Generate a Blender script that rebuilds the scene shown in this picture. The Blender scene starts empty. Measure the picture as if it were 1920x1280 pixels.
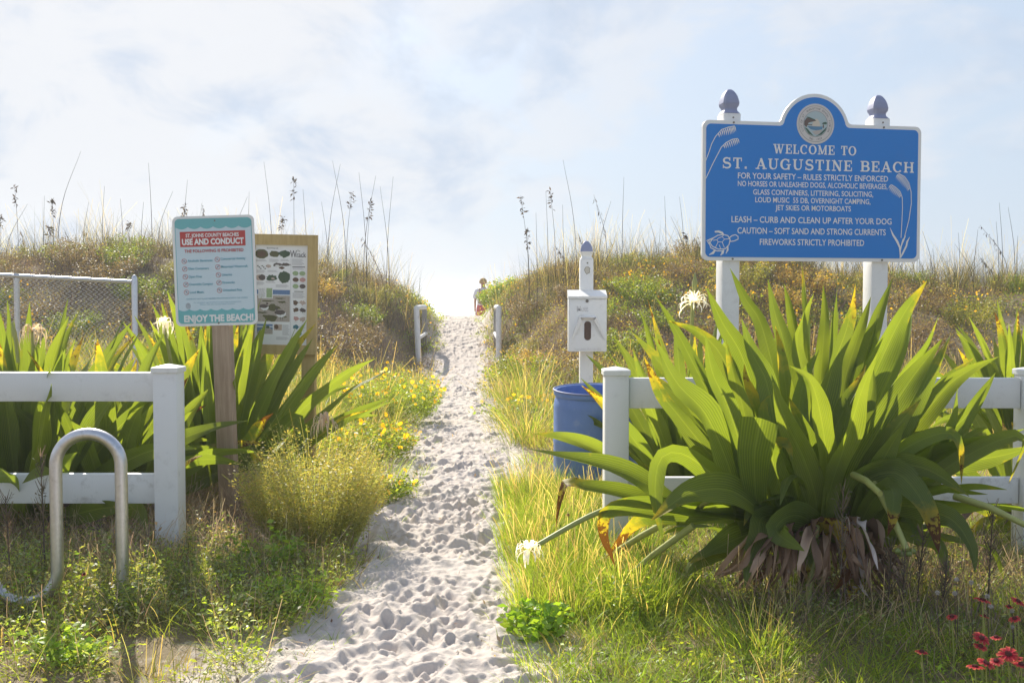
import bpy, bmesh, math, random
import numpy as np
from mathutils import Vector, Matrix

random.seed(7)
RNG = np.random.default_rng(11)
R = math.radians
SC = bpy.context.scene
COL = SC.collection

# ------------------------------------------------------------------ camera
CAM_H, FPX, PITCH = 1.2, 1867.0, math.atan(72 / 1867.0)
cam_d = bpy.data.cameras.new('camera')
cam_d.sensor_width = 36.0
cam_d.lens = 36.0 * FPX / 1920.0
cam_d.clip_start, cam_d.clip_end = 0.05, 30000
cam = bpy.data.objects.new('camera', cam_d)
COL.objects.link(cam)
cam.location = (0, 0, CAM_H)
cam.rotation_euler = (R(90) - PITCH, 0, 0)
SC.camera = cam
SC.view_settings.view_transform = 'Standard'
SC.view_settings.look = 'None'
SC.view_settings.gamma = 1.0
SC.view_settings.exposure = 0.62
SC.cycles.max_bounces = 7
SC.cycles.diffuse_bounces = 4
SC.cycles.transmission_bounces = 5
SC.cycles.transparent_max_bounces = 6
SC.cycles.caustics_reflective = False
SC.cycles.caustics_refractive = False

# ------------------------------------------------------------------ sun and sky
HAZE = 0.0021        # density of the sea haze
SUN_AZ, SUN_EL = -23.0, 36.0      # degrees: left of the view axis, above the horizon
sv = Vector((math.sin(R(SUN_AZ)) * math.cos(R(SUN_EL)), math.cos(R(SUN_AZ)) * math.cos(R(SUN_EL)), math.sin(R(SUN_EL))))
sun_d = bpy.data.lights.new('sun', 'SUN')
sun_d.energy = 5.0
sun_d.angle = R(0.6)
sun_d.color = (1.0, 0.93, 0.80)
sun = bpy.data.objects.new('sun', sun_d)
COL.objects.link(sun)
sun.location = (-8, 18, 16)
sun.rotation_euler = sv.to_track_quat('Z', 'Y').to_euler()

W = bpy.data.worlds.new('World')
SC.world = W
W.use_nodes = True
nt = W.node_tree
nt.nodes.clear()
N = nt.nodes.new
L = nt.links.new


def mth(nt, op, a, b=None, c=None, clamp=False):
    n = nt.nodes.new('ShaderNodeMath')
    n.operation = op
    n.use_clamp = clamp
    for i, v in enumerate((a, b, c)):
        if v is None:
            continue
        if isinstance(v, (int, float)):
            n.inputs[i].default_value = v
        else:
            nt.links.new(v, n.inputs[i])
    return n.outputs[0]


def mix(nt, fac, a, b, mode='MIX'):
    n = nt.nodes.new('ShaderNodeMix')
    n.data_type = 'RGBA'
    n.blend_type = mode
    n.clamp_factor = True
    for s, v in ((n.inputs[0], fac), (n.inputs[6], a), (n.inputs[7], b)):
        if isinstance(v, (int, float)):
            s.default_value = v
        elif isinstance(v, (tuple, list)):
            s.default_value = tuple(v) + ((1,) if len(v) == 3 else ())
        else:
            nt.links.new(v, s)
    return n.outputs[2]


def ramp(nt, fac, stops, interp='LINEAR'):
    n = nt.nodes.new('ShaderNodeValToRGB')
    n.color_ramp.interpolation = interp
    els = n.color_ramp.elements
    while len(els) < len(stops):
        els.new(0.5)
    for e, (p, c) in zip(els, stops):
        e.position = p
        e.color = tuple(c) + ((1,) if len(c) == 3 else ()) if isinstance(c, (tuple, list)) else (c, c, c, 1)
    nt.links.new(fac, n.inputs[0])
    return n.outputs[0]


def noise(nt, vec, scale, detail=5, rough=0.55, dist=0.0):
    n = nt.nodes.new('ShaderNodeTexNoise')
    n.inputs['Scale'].default_value = scale
    n.inputs['Detail'].default_value = detail
    n.inputs['Roughness'].default_value = rough
    n.inputs['Distortion'].default_value = dist
    if vec is not None:
        nt.links.new(vec, n.inputs['Vector'])
    return n.outputs[0]


sky = N('ShaderNodeTexSky')
sky.sky_type = 'NISHITA'
sky.sun_disc = False
sky.sun_elevation = R(SUN_EL)
sky.sun_rotation = R(SUN_AZ)
sky.air_density, sky.dust_density, sky.ozone_density = 1.0, 1.4, 1.6
bg = N('ShaderNodeBackground')
bg.inputs[1].default_value = 0.105
tc = N('ShaderNodeTexCoord')
sep = N('ShaderNodeSeparateXYZ')
L(tc.outputs['Generated'], sep.inputs[0])
# cloud layer: direction scaled so that clouds flatten towards the horizon
zc = mth(nt, 'ADD', mth(nt, 'MAXIMUM', sep.outputs[2], 0.0), 0.16)
cmb = N('ShaderNodeCombineXYZ')
L(mth(nt, 'DIVIDE', sep.outputs[0], zc), cmb.inputs[0])
L(mth(nt, 'DIVIDE', sep.outputs[1], zc), cmb.inputs[1])
SKY_OFF = (0.35, 0.2, 1.7)
mp = N('ShaderNodeMapping')
mp.inputs['Location'].default_value = SKY_OFF
L(cmb.outputs[0], mp.inputs[0])
mp2 = N('ShaderNodeMapping')
mp2.inputs['Location'].default_value = (0.31, 0.0, 0.42)
mp2.inputs['Scale'].default_value = (1.0, 1.0, 1.7)
L(tc.outputs['Generated'], mp2.inputs[0])
n1 = noise(nt, mp2.outputs[0], 5.2, 9, 0.58, 0.35)
n2 = noise(nt, mp.outputs[0], 0.5, 4, 0.5)
# more cover to the left of the view axis, thin veil to the right
side = mth(nt, 'MULTIPLY', sep.outputs[0], -0.30)
cov = mth(nt, 'ADD', mth(nt, 'ADD', mth(nt, 'MULTIPLY', n1, 1.0), mth(nt, 'MULTIPLY', n2, 0.3)), side)
mask = ramp(nt, cov, [(0.58, 0.0), (0.70, 0.7), (0.84, 1.0)], 'EASE')
# veil and cloud ease off away from the sun, kept bright there as fill
fb = ramp(nt, mth(nt, 'MULTIPLY_ADD', sep.outputs[1], 0.5, 0.5), [(0.35, 0.0), (0.75, 1.0)])
# pale veil close to the horizon
hz = ramp(nt, mth(nt, 'ABSOLUTE', sep.outputs[2]), [(0.0, 0.92), (0.12, 0.86), (0.34, 0.72), (0.7, 0.3)])
# brighter around the sun's quarter
dt = N('ShaderNodeVectorMath')
dt.operation = 'DOT_PRODUCT'
L(tc.outputs['Generated'], dt.inputs[0])
dt.inputs[1].default_value = sv
glow = mth(nt, 'POWER', mth(nt, 'MAXIMUM', dt.outputs['Value'], 0.0), 5.0)
veil = mix(nt, glow, (3.75, 4.4, 5.25), (4.2, 4.7, 5.4))
cloud = mix(nt, glow, (4.95, 5.15, 5.5), (5.3, 5.35, 5.5))
cloud = mix(nt, ramp(nt, noise(nt, mp2.outputs[0], 7.0, 8, 0.58, 0.4), [(0.36, 1.0), (0.58, 0.0)], 'EASE'), cloud, (3.45, 4.05, 5.0))
c1 = mix(nt, mth(nt, 'MULTIPLY', hz, mth(nt, 'MULTIPLY_ADD', fb, 0.25, 0.75)), sky.outputs[0], veil)
c2 = mix(nt, mth(nt, 'MULTIPLY', mask, mth(nt, 'MULTIPLY_ADD', fb, 0.35, 0.5)), c1, cloud)
L(c2, bg.inputs[0])
out = N('ShaderNodeOutputWorld')
L(bg.outputs[0], out.inputs[0])


# ------------------------------------------------------------------ places
def P(px, py, Y):
    """a point at horizontal distance Y seen at that place of the 1920x1280 photograph"""
    u, v = (px - 960) / FPX, (640 - py) / FPX
    dy = math.cos(PITCH) + v * math.sin(PITCH)
    dz = -math.sin(PITCH) + v * math.cos(PITCH)
    k = Y / dy
    return Vector((u * k, Y, CAM_H + dz * k))


def sst(a, b, x):
    t = np.clip((np.asarray(x, float) - a) / (b - a), 0, 1)
    return t * t * (3 - 2 * t)


def path_c(y):
    return np.interp(y, [0, 3, 5, 7.5, 10.6, 14, 18, 24, 30, 40], [-.36, -.36, -.33, -.41, -.54, -.72, -.93, -1.26, -1.6, -2.0])


def path_w(y):
    return np.interp(y, [0, 3.1, 4.0, 4.65, 5.2, 8, 10.6, 14, 18, 24, 30], [.46, .42, .37, .33, .31, .31, .33, .39, .46, .50, .9])


def vnoise(x, y, s, seed):
    """smooth value noise on the plane"""
    r = np.random.default_rng(seed).random((64, 64))
    x = np.asarray(x, float) / s
    y = np.asarray(y, float) / s
    xi, yi = np.floor(x).astype(int), np.floor(y).astype(int)
    fx, fy = x - xi, y - yi
    fx, fy = fx * fx * (3 - 2 * fx), fy * fy * (3 - 2 * fy)
    g = lambda i, j: r[i % 64, j % 64]
    return (g(xi, yi) * (1 - fx) + g(xi + 1, yi) * fx) * (1 - fy) + (g(xi, yi + 1) * (1 - fx) + g(xi + 1, yi + 1) * fx) * fy


def path_z(y):
    y = np.asarray(y, float)
    up = 0.86 * sst(15.5, 24.0, y)
    dn = 2.9 * sst(24.3, 36.0, y)
    return up - dn - 0.8 * sst(40, 80, y)


def hgt(x, y):
    x = np.asarray(x, float)
    y = np.asarray(y, float)
    c, w = path_c(y), path_w(y)
    d = np.abs(x - c) - w
    zp = path_z(y)
    amp_l = 1.86 + 0.12 * np.sin(x * 0.9 + 1)
    amp_r = np.interp(x, [-2, 0, 4.4, 6.2, 12], [1.95, 1.95, 1.85, 1.42, 1.38])
    A = np.where(x < c, amp_l, amp_r)
    crest = A * (0.12 * sst(9.5, 12.5, y) + 0.88 * sst(12.3, 18.0, y))
    k = sst(20.5, 36, y)
    zd = crest * (1 - k) + zp * k
    dl = np.maximum(d - np.interp(y, [12, 18, 20.5], [.45, .45, 0.0]), 0)
    s = (1 - np.exp(-dl / np.interp(y, [0, 13, 17, 20], [1.3, 1.3, 1.1, .75]))) * sst(0, .12, d)
    z = zp * (1 - s) + zd * s
    z = z + (vnoise(x, y, 1.7, 1) - 0.5) * 0.22 * sst(10, 14, y) * sst(0.2, 1.2, d)
    z = z + (vnoise(x, y, 0.6, 2) - 0.5) * 0.05 * sst(0.0, 0.5, d) * (1 - sst(40, 50, y))
    return z


def G(px, py):
    """where the sight line through that place meets the ground"""
    Y = 2.0
    while Y < 40:
        p = P(px, py, Y)
        if p.z <= float(hgt(p.x, p.y)):
            return p
        Y += 0.02
    return P(px, py, 40)


def on_ground(px, Y):
    x = (px - 960) / FPX * Y
    return Vector((x, Y, float(hgt(x, Y))))


# ------------------------------------------------------------------ objects
def tag(o, label=None, cat=None, group=None, kind=None):
    if label: o['label'] = label
    if cat: o['category'] = cat
    if group: o['group'] = group
    if kind: o['kind'] = kind
    return o


def empty(name, loc=(0, 0, 0), rot=(0, 0, 0)):
    o = bpy.data.objects.new(name, None)
    o.empty_display_size = 0.1
    COL.objects.link(o)
    o.location = loc
    o.rotation_euler = rot
    return o


def thing(name, label, cat, loc=(0, 0, 0), rot=(0, 0, 0), group=None):
    return tag(empty(name, loc, rot), label, cat, group)


class MB:
    """collects shapes for ONE mesh object"""

    def __init__(self):
        self.v, self.f, self.m = [], [], []
        self.cur = 0

    def add(self, verts, faces):
        b = len(self.v)
        self.v += [tuple(p) for p in verts]
        self.f += [tuple(b + i for i in f) for f in faces]
        self.m += [self.cur] * len(faces)
        return self

    def mat(self, i):
        self.cur = i
        return self

    def box(self, x0, x1, y0, y1, z0, z1, bev=0.0, M=None, seg=2):
        bm = bmesh.new()
        bmesh.ops.create_cube(bm, size=1)
        for v in bm.verts:
            v.co = Vector(((x0 + x1) / 2 + v.co.x * (x1 - x0), (y0 + y1) / 2 + v.co.y * (y1 - y0), (z0 + z1) / 2 + v.co.z * (z1 - z0)))
        if bev > 0:
            bmesh.ops.bevel(bm, geom=list(bm.edges), offset=bev, segments=seg, affect='EDGES', profile=0.5)
        if M is not None:
            bm.transform(M)
        bm.verts.index_update()
        self.add([v.co for v in bm.verts], [[v.index for v in f.verts] for f in bm.faces])
        bm.free()
        return self

    def tube(self, pts, r, n=10, cap=True):
        pts = [Vector(p) for p in pts]
        rs = r if isinstance(r, (list, tuple)) else [r] * len(pts)
        verts, faces = [], []
        t0 = (pts[1] - pts[0]).normalized()
        ref = Vector((0, 0, 1)) if abs(t0.z) < 0.9 else Vector((1, 0, 0))
        s = t0.cross(ref).normalized()
        for i, p in enumerate(pts):
            t = (pts[min(i + 1, len(pts) - 1)] - pts[max(i - 1, 0)]).normalized()
            s = (s - t * s.dot(t)).normalized()
            u = t.cross(s)
            for k in range(n):
                a = 2 * math.pi * k / n
                verts.append(p + (s * math.cos(a) + u * math.sin(a)) * rs[i])
        for i in range(len(pts) - 1):
            for k in range(n):
                k2 = (k + 1) % n
                faces.append((i * n + k, i * n + k2, (i + 1) * n + k2, (i + 1) * n + k))
        if cap:
            faces.append(tuple(range(n))[::-1])
            faces.append(tuple((len(pts) - 1) * n + k for k in range(n)))
        return self.add(verts, faces)

    def lathe(self, prof, n=32, c=(0, 0, 0), cap0=False, cap1=False):
        verts, faces = [], []
        for r, z in prof:
            for k in range(n):
                a = 2 * math.pi * k / n
                verts.append((c[0] + r * math.cos(a), c[1] + r * math.sin(a), c[2] + z))
        for i in range(len(prof) - 1):
            for k in range(n):
                k2 = (k + 1) % n
                faces.append((i * n + k, i * n + k2, (i + 1) * n + k2, (i + 1) * n + k))
        if cap0: faces.append(tuple(range(n))[::-1])
        if cap1: faces.append(tuple((len(prof) - 1) * n + k for k in range(n)))
        return self.add(verts, faces)

    def square_lathe(self, prof, c=(0, 0, 0), rnd=0.0):
        """square cross-section swept up a profile (half width, z)"""
        verts, faces = [], []
        n = 8
        for h, z in prof:
            b = h * rnd
            ring = [(-h + b, -h), (h - b, -h), (h, -h + b), (h, h - b), (h - b, h), (-h + b, h), (-h, h - b), (-h, -h + b)]
            verts += [(c[0] + x, c[1] + y, c[2] + z) for x, y in ring]
        for i in range(len(prof) - 1):
            for k in range(n):
                k2 = (k + 1) % n
                faces.append((i * n + k, i * n + k2, (i + 1) * n + k2, (i + 1) * n + k))
        faces.append(tuple(range(n))[::-1])
        faces.append(tuple((len(prof) - 1) * n + k for k in range(n)))
        return self.add(verts, faces)

    def prism(self, outline, y0, y1):
        """outline in x,z extruded from y0 (front) to y1"""
        n = len(outline)
        v = [(x, y0, z) for x, z in outline] + [(x, y1, z) for x, z in outline]
        f = [tuple(range(n)), tuple(range(n, 2 * n))[::-1]]
        for i in range(n):
            j = (i + 1) % n
            f.append((i, i + n, j + n, j))
        return self.add(v, f)

    def sheet(self, outline, y):
        return self.add([(x, y, z) for x, z in outline], [tuple(range(len(outline)))])

    def ribbon(self, pts, ws, y):
        """flat stroke in the x,z plane"""
        pts = [Vector((p[0], p[1])) for p in pts]
        if not isinstance(ws, (list, tuple)): ws = [ws] * len(pts)
        v, f = [], []
        for i, p in enumerate(pts):
            t = (pts[min(i + 1, len(pts) - 1)] - pts[max(i - 1, 0)])
            t = t.normalized() if t.length > 0 else Vector((1, 0))
            nn = Vector((-t.y, t.x)) * ws[i] / 2
            v += [(p.x + nn.x, y, p.y + nn.y), (p.x - nn.x, y, p.y - nn.y)]
        for i in range(len(pts) - 1):
            f.append((2 * i, 2 * i + 1, 2 * i + 3, 2 * i + 2))
        return self.add(v, f)

    def build(self, name, mats, parent=None, smooth=None, flip=False):
        me = bpy.data.meshes.new(name)
        me.from_pydata(self.v, [], self.f)
        if not isinstance(mats, (list, tuple)): mats = [mats]
        for m in mats: me.materials.append(m)
        if len(mats) > 1: me.polygons.foreach_set('material_index', self.m)
        if smooth is not None:
            me.polygons.foreach_set('use_smooth', [True] * len(me.polygons))
            try: me.set_sharp_from_angle(angle=R(smooth))
            except Exception: pass
        me.update()
        o = bpy.data.objects.new(name, me)
        COL.objects.link(o)
        if parent: o.parent = parent
        return o


def disc(cx, cz, r, n=32, rz=None):
    rz = rz or r
    return [(cx + r * math.cos(2 * math.pi * k / n), cz + rz * math.sin(2 * math.pi * k / n)) for k in range(n)]


def rrect(x0, x1, z0, z1, r, n=6):
    o = []
    for cx, cz, a0 in ((x1 - r, z1 - r, 0), (x0 + r, z1 - r, 90), (x0 + r, z0 + r, 180), (x1 - r, z0 + r, 270)):
        for k in range(n + 1):
            a = R(a0 + 90 * k / n)
            o.append((cx + r * math.cos(a), cz + r * math.sin(a)))
    return o


def np_mesh(name, V, F, mats, tint=None, mat_idx=None, parent=None, smooth=True, extra=None):
    me = bpy.data.meshes.new(name)
    V = np.asarray(V, np.float32).reshape(-1, 3)
    F = np.asarray(F, np.int32)
    nf, k = F.shape
    me.vertices.add(len(V))
    me.vertices.foreach_set('co', V.ravel())
    me.loops.add(nf * k)
    me.loops.foreach_set('vertex_index', F.ravel())
    me.polygons.add(nf)
    me.polygons.foreach_set('loop_start', np.arange(0, nf * k, k, dtype=np.int32))
    if smooth: me.polygons.foreach_set('use_smooth', np.ones(nf, bool))
    if not isinstance(mats, (list, tuple)): mats = [mats]
    for m in mats: me.materials.append(m)
    if mat_idx is not None: me.polygons.foreach_set('material_index', np.asarray(mat_idx, np.int32))
    if tint is not None:
        T = np.asarray(tint, np.float32)
        if T.shape[1] == 3: T = np.hstack([T, np.zeros((len(T), 1), np.float32)])
        a = me.attributes.new('tint', 'FLOAT_COLOR', 'POINT')
        a.data.foreach_set('color', T.ravel())
    for kx, val in (extra or {}).items():
        a = me.attributes.new(kx, 'FLOAT', 'POINT')
        a.data.foreach_set('value', np.asarray(val, np.float32).ravel())
    me.update(calc_edges=True)
    me.validate()
    o = bpy.data.objects.new(name, me)
    COL.objects.link(o)
    if parent: o.parent = parent
    return o


# ------------------------------------------------------------------ writing
_txt_cache = {}


def text_shape(s, bold=0.0):
    """the outline of a line of text as a flat mesh, cap height 1, from x = 0"""
    key = (s, bold)
    if key in _txt_cache: return _txt_cache[key]
    cu = bpy.data.curves.new('line', 'FONT')
    cu.body = s
    cu.offset = bold
    cu.resolution_u = 3
    ob = bpy.data.objects.new('line', cu)
    COL.objects.link(ob)
    dg = bpy.context.evaluated_depsgraph_get()
    me = bpy.data.meshes.new_from_object(ob.evaluated_get(dg))
    v = [(p.co.x, p.co.y) for p in me.vertices]
    f = [tuple(p.vertices) for p in me.polygons]
    bpy.data.objects.remove(ob)
    bpy.data.curves.remove(cu)
    bpy.data.meshes.remove(me)
    cap = 0.729
    x0 = min(p[0] for p in v) if v else 0
    v = [((x - x0) / cap, y / cap) for x, y in v]
    _txt_cache[key] = (v, f)
    return v, f


def put_text(mb, s, x0, x1, zc, cap, y, bold=0.0, left=False):
    """one line between x0 and x1 (or from x0 with a natural width when left), its capitals centred on zc"""
    v, f = text_shape(s, bold)
    wid = max(p[0] for p in v)
    k = (x1 - x0) / wid
    mb.add([(x0 + px * k, y, zc - cap / 2 + pz * cap) for px, pz in v], f)


SLAB = {  # slab serif capitals: width, strokes (points, widths), serif bars (x0, x1, z)
    'E': (.78, [([(.2, 0), (.2, 1)], .2), ([(.2, .95), (.72, .95)], .1), ([(.2, .05), (.74, .05)], .1), ([(.2, .5), (.55, .5)], .1), ([(.69, 1), (.69, .68)], .09), ([(.71, 0), (.71, .34)], .09), ([(.52, .66), (.52, .34)], .08)], [(.02, .3, 1), (.02, .3, 0)]),
    'L': (.74, [([(.2, 0), (.2, 1)], .2), ([(.2, .05), (.7, .05)], .1), ([(.67, 0), (.67, .38)], .09)], [(.02, .4, 1), (.02, .3, 0)]),
    'T': (.8, [([(.4, 0), (.4, 1)], .2), ([(.04, .95), (.76, .95)], .1), ([(.07, 1), (.07, .66)], .09), ([(.73, 1), (.73, .66)], .09)], [(.22, .58, 0)]),
    'H': (.98, [([(.2, 0), (.2, 1)], .2), ([(.76, 0), (.76, 1)], .2), ([(.2, .5), (.76, .5)], .1)], [(.02, .38, 1), (.02, .38, 0), (.58, .94, 1), (.58, .94, 0)]),
    'I': (.46, [([(.23, 0), (.23, 1)], .2)], [(.04, .42, 1), (.04, .42, 0)]),
    'N': (.98, [([(.2, 0), (.2, 1)], .1), ([(.78, 0), (.78, 1)], .1), ([(.19, 1), (.78, 0)], .2)], [(.02, .3, 1), (.02, .38, 0), (.6, .96, 1)]),
    'M': (1.14, [([(.18, 0), (.18, 1)], .1), ([(.94, 0), (.94, 1)], .19), ([(.2, 1), (.56, .06)], .19), ([(.56, .06), (.92, 1)], .1)], [(.02, .26, 1), (.02, .36, 0), (.86, 1.12, 1), (.76, 1.12, 0)]),
    'A': (.98, [([(.16, 0), (.49, 1)], .1), ([(.46, 1), (.8, 0)], .2), ([(.28, .32), (.7, .32)], .09)], [(.0, .34, 0), (.6, .98, 0)]),
    'W': (1.3, [([(.17, 1), (.42, 0)], .19), ([(.42, 0), (.66, .95)], .1), ([(.6, 1), (.86, 0)], .19), ([(.86, 0), (1.13, 1)], .1)], [(.0, .36, 1), (.46, .8, 1), (.96, 1.3, 1)]),
    'U': (.96, [([(.2, 1), (.2, .33), (.25, .15), (.38, .06), (.5, .05), (.62, .08), (.71, .18), (.75, .35), (.75, 1)], [.2, .2, .19, .15, .1, .1, .1, .1, .1])], [(.02, .38, 1), (.58, .92, 1)]),
    '.': (.34, [([(.12, .1), (.3, .1)], .2)], []),
}


def arc(cx, cz, rx, rz, a0, a1, n=18):
    return [(cx + rx * math.cos(R(a0 + (a1 - a0) * k / n)), cz + rz * math.sin(R(a0 + (a1 - a0) * k / n))) for k in range(n + 1)]


def _thick(pts, cx, lo=.1, hi=.21, rx=.36):
    return [lo + (hi - lo) * min(1, (abs(p[0] - cx) / rx)) ** 1.6 for p in pts]


_o = arc(.47, .5, .36, .46, 0, 360, 36)
SLAB['O'] = (.96, [(_o, _thick(_o, .47))], [])
_c = arc(.47, .5, .36, .46, 42, 318, 30)
SLAB['C'] = (.9, [(_c, _thick(_c, .47)), ([(.76, .98), (.76, .66)], .09)], [])
SLAB['G'] = (1.0, [(_c, _thick(_c, .47)), ([(.76, .98), (.76, .66)], .09), ([(.76, .44), (.76, .0)], .17)], [(.56, .95, .47)])
_s1 = arc(.42, .73, .26, .23, 30, 262, 16) + arc(.42, .27, .29, .23, 90, -150, 16)
SLAB['S'] = (.84, [(_s1, [.1 + .08 * math.sin(math.pi * k / (len(_s1) - 1)) for k in range(len(_s1))]), ([(.67, 1), (.67, .7)], .09), ([(.12, .0), (.12, .32)], .09)], [])
_b1 = [(.2, .95), (.48, .95)] + arc(.48, .74, .22, .21, 90, -90, 10) + [(.2, .53)]
_b2 = [(.2, .5)] + [(.5, .5)] + arc(.5, .275, .25, .225, 90, -90, 10) + [(.2, .05)]
SLAB['B'] = (.88, [([(.2, 0), (.2, 1)], .2), (_b1, [.1] * 2 + [.1 + .09 * math.sin(math.pi * k / 10) for k in range(11)] + [.1]), (_b2, [.1] * 2 + [.1 + .1 * math.sin(math.pi * k / 10) for k in range(11)] + [.1])], [(.02, .3, 1), (.02, .3, 0)])


def slab_text(mb, s, x0, x1, zc, cap, y, gap=.1, space=.62):
    tot = sum((SLAB[c][0] + gap) if c != ' ' else space for c in s) - gap
    k = (x1 - x0) / tot
    x, lay = x0, 0
    for c in s:
        if c == ' ':
            x += space * k
            continue
        wd, strokes, bars = SLAB[c]
        for pts, ws in strokes:
            lay = (lay + 1) % 9
            if not isinstance(ws, (list, tuple)): ws = [ws] * len(pts)
            mb.ribbon([(x + p[0] * k, zc + (p[1] - .5) * cap) for p in pts], [q * (k * .6 + cap * .4) for q in ws], y - lay * 0.00012)
        for a, b, z in bars:
            lay = (lay + 1) % 9
            zz = z if 0 < z < 1 else (.05 if z == 0 else .95)
            mb.ribbon([(x + a * k, zc + (zz - .5) * cap), (x + b * k, zc + (zz - .5) * cap)], .1 * cap, y - lay * 0.00012)
        x += (wd + gap) * k


# ------------------------------------------------------------------ materials
def new_mat(name):
    m = bpy.data.materials.new(name)
    m.use_nodes = True
    nt = m.node_tree
    nt.nodes.clear()
    o = nt.nodes.new('ShaderNodeOutputMaterial')
    p = nt.nodes.new('ShaderNodeBsdfPrincipled')
    nt.links.new(p.outputs[0], o.inputs[0])
    return m, nt, p, o


def obj_co(nt, scale=None):
    t = nt.nodes.new('ShaderNodeTexCoord')
    if scale is None: return t.outputs['Object']
    mpn = nt.nodes.new('ShaderNodeMapping')
    mpn.inputs['Scale'].default_value = scale
    nt.links.new(t.outputs['Object'], mpn.inputs[0])
    return mpn.outputs[0]


def bump(nt, p, h, strength, dist=0.01):
    b = nt.nodes.new('ShaderNodeBump')
    b.inputs['Strength'].default_value = strength
    b.inputs['Distance'].default_value = dist
    nt.links.new(h, b.inputs['Height'])
    nt.links.new(b.outputs[0], p.inputs['Normal'])


def plain(name, col, rough=0.5, metal=0.0, var=0.12, scale=30, dirt=None, dirt_amt=0.5, dirt_scale=6, bmp=0.0, spec=0.5):
    m, nt, p, o = new_mat(name)
    co = obj_co(nt)
    n = noise(nt, co, scale, 4)
    c = mix(nt, n, tuple(v * (1 - var) for v in col), tuple(min(1, v * (1 + var)) for v in col))
    if dirt:
        d = ramp(nt, noise(nt, co, dirt_scale, 8, 0.7), [(0.55, 0.0), (0.75, dirt_amt)])
        c = mix(nt, d, c, dirt)
    nt.links.new(c, p.inputs['Base Color'])
    p.inputs['Roughness'].default_value = rough
    p.inputs['Metallic'].default_value = metal
    p.inputs['Specular IOR Level'].default_value = spec
    if bmp: bump(nt, p, noise(nt, co, scale * 4, 4), bmp, 0.002)
    return m


def wood(name, c0, c1, rough=0.8, stretch=(60, 60, 3)):
    m, nt, p, o = new_mat(name)
    co = obj_co(nt, stretch)
    n = noise(nt, co, 1.0, 7, 0.65, 0.6)
    big = noise(nt, obj_co(nt), 3.0, 4)
    c = mix(nt, ramp(nt, n, [(0.32, 0.0), (0.68, 1.0)]), c0, c1)
    c = mix(nt, ramp(nt, big, [(0.4, 0.0), (0.75, 0.5)]), c, tuple(v * 0.6 for v in c0))
    nt.links.new(c, p.inputs['Base Color'])
    p.inputs['Roughness'].default_value = rough
    p.inputs['Specular IOR Level'].default_value = 0.25
    bump(nt, p, n, 0.5, 0.003)
    return m


def foliage(name, trans=0.45, rough=0.5, tcol=(1.35, 1.25, 0.45), spec=0.35, gain=1.7):
    """thin leaves: colour from the per-leaf attribute, light passes through"""
    m, nt, p, o = new_mat(name)
    a = nt.nodes.new('ShaderNodeAttribute')
    a.attribute_name = 'tint'
    c = a.outputs['Color']
    if gain != 1: c = mix(nt, 1.0, c, (gain, gain, gain), 'MULTIPLY')
    nt.links.new(c, p.inputs['Base Color'])
    p.inputs['Roughness'].default_value = rough
    p.inputs['Specular IOR Level'].default_value = spec
    t = nt.nodes.new('ShaderNodeBsdfTranslucent')
    nt.links.new(mix(nt, 1.0, c, tcol, 'MULTIPLY'), t.inputs[0])
    ms = nt.nodes.new('ShaderNodeMixShader')
    ms.inputs[0].default_value = trans
    nt.links.new(p.outputs[0], ms.inputs[1])
    nt.links.new(t.outputs[0], ms.inputs[2])
    nt.links.new(ms.outputs[0], o.inputs[0])
    return m


def lily_mat():
    m, nt, p, o = new_mat('lily leaf')
    a = nt.nodes.new('ShaderNodeAttribute')
    a.attribute_name = 'tint'
    ac = nt.nodes.new('ShaderNodeAttribute')
    ac.attribute_name = 'across'
    ag = nt.nodes.new('ShaderNodeAttribute')
    ag.attribute_name = 'age'
    co = obj_co(nt)
    vein = mth(nt, 'SINE', mth(nt, 'MULTIPLY', ac.outputs['Fac'], 42.0))
    c = mix(nt, mth(nt, 'MULTIPLY_ADD', vein, 0.17, 0.17), a.outputs['Color'], (0.30, 0.36, 0.09))
    rib = ramp(nt, mth(nt, 'ABSOLUTE', ac.outputs['Fac']), [(0.0, 0.35), (0.09, 0.0)])
    c = mix(nt, rib, c, (0.32, 0.38, 0.12))
    c = mix(nt, ramp(nt, noise(nt, co, 9, 5), [(0.35, 0.0), (0.8, 0.3)]), c, (0.10, 0.16, 0.03))
    # yellowing then brown blotches where the leaf is old
    n = noise(nt, co, 38, 6, 0.62, 0.4)
    n0 = noise(nt, co, 11, 4, 0.6, 0.3)
    ye = ramp(nt, mth(nt, 'ADD', n0, mth(nt, 'MULTIPLY', ag.outputs['Fac'], 0.75)), [(0.74, 0.0), (1.08, 1.0)])
    br = ramp(nt, mth(nt, 'ADD', n, mth(nt, 'MULTIPLY', ag.outputs['Fac'], 0.55)), [(0.86, 0.0), (0.93, 1.0)])
    c = mix(nt, ye, c, (0.46, 0.35, 0.05))
    c = mix(nt, br, c, (0.13, 0.055, 0.02))
    nt.links.new(c, p.inputs['Base Color'])
    p.inputs['Roughness'].default_value = 0.42
    p.inputs['Specular IOR Level'].default_value = 0.35
    bump(nt, p, vein, 0.3, 0.003)
    t = nt.nodes.new('ShaderNodeBsdfTranslucent')
    nt.links.new(mix(nt, 1.0, c, (1.95, 1.85, 0.48), 'MULTIPLY'), t.inputs[0])
    ms = nt.nodes.new('ShaderNodeMixShader')
    ms.inputs[0].default_value = 0.54
    nt.links.new(p.outputs[0], ms.inputs[1])
    nt.links.new(t.outputs[0], ms.inputs[2])
    nt.links.new(ms.outputs[0], o.inputs[0])
    return m


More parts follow.
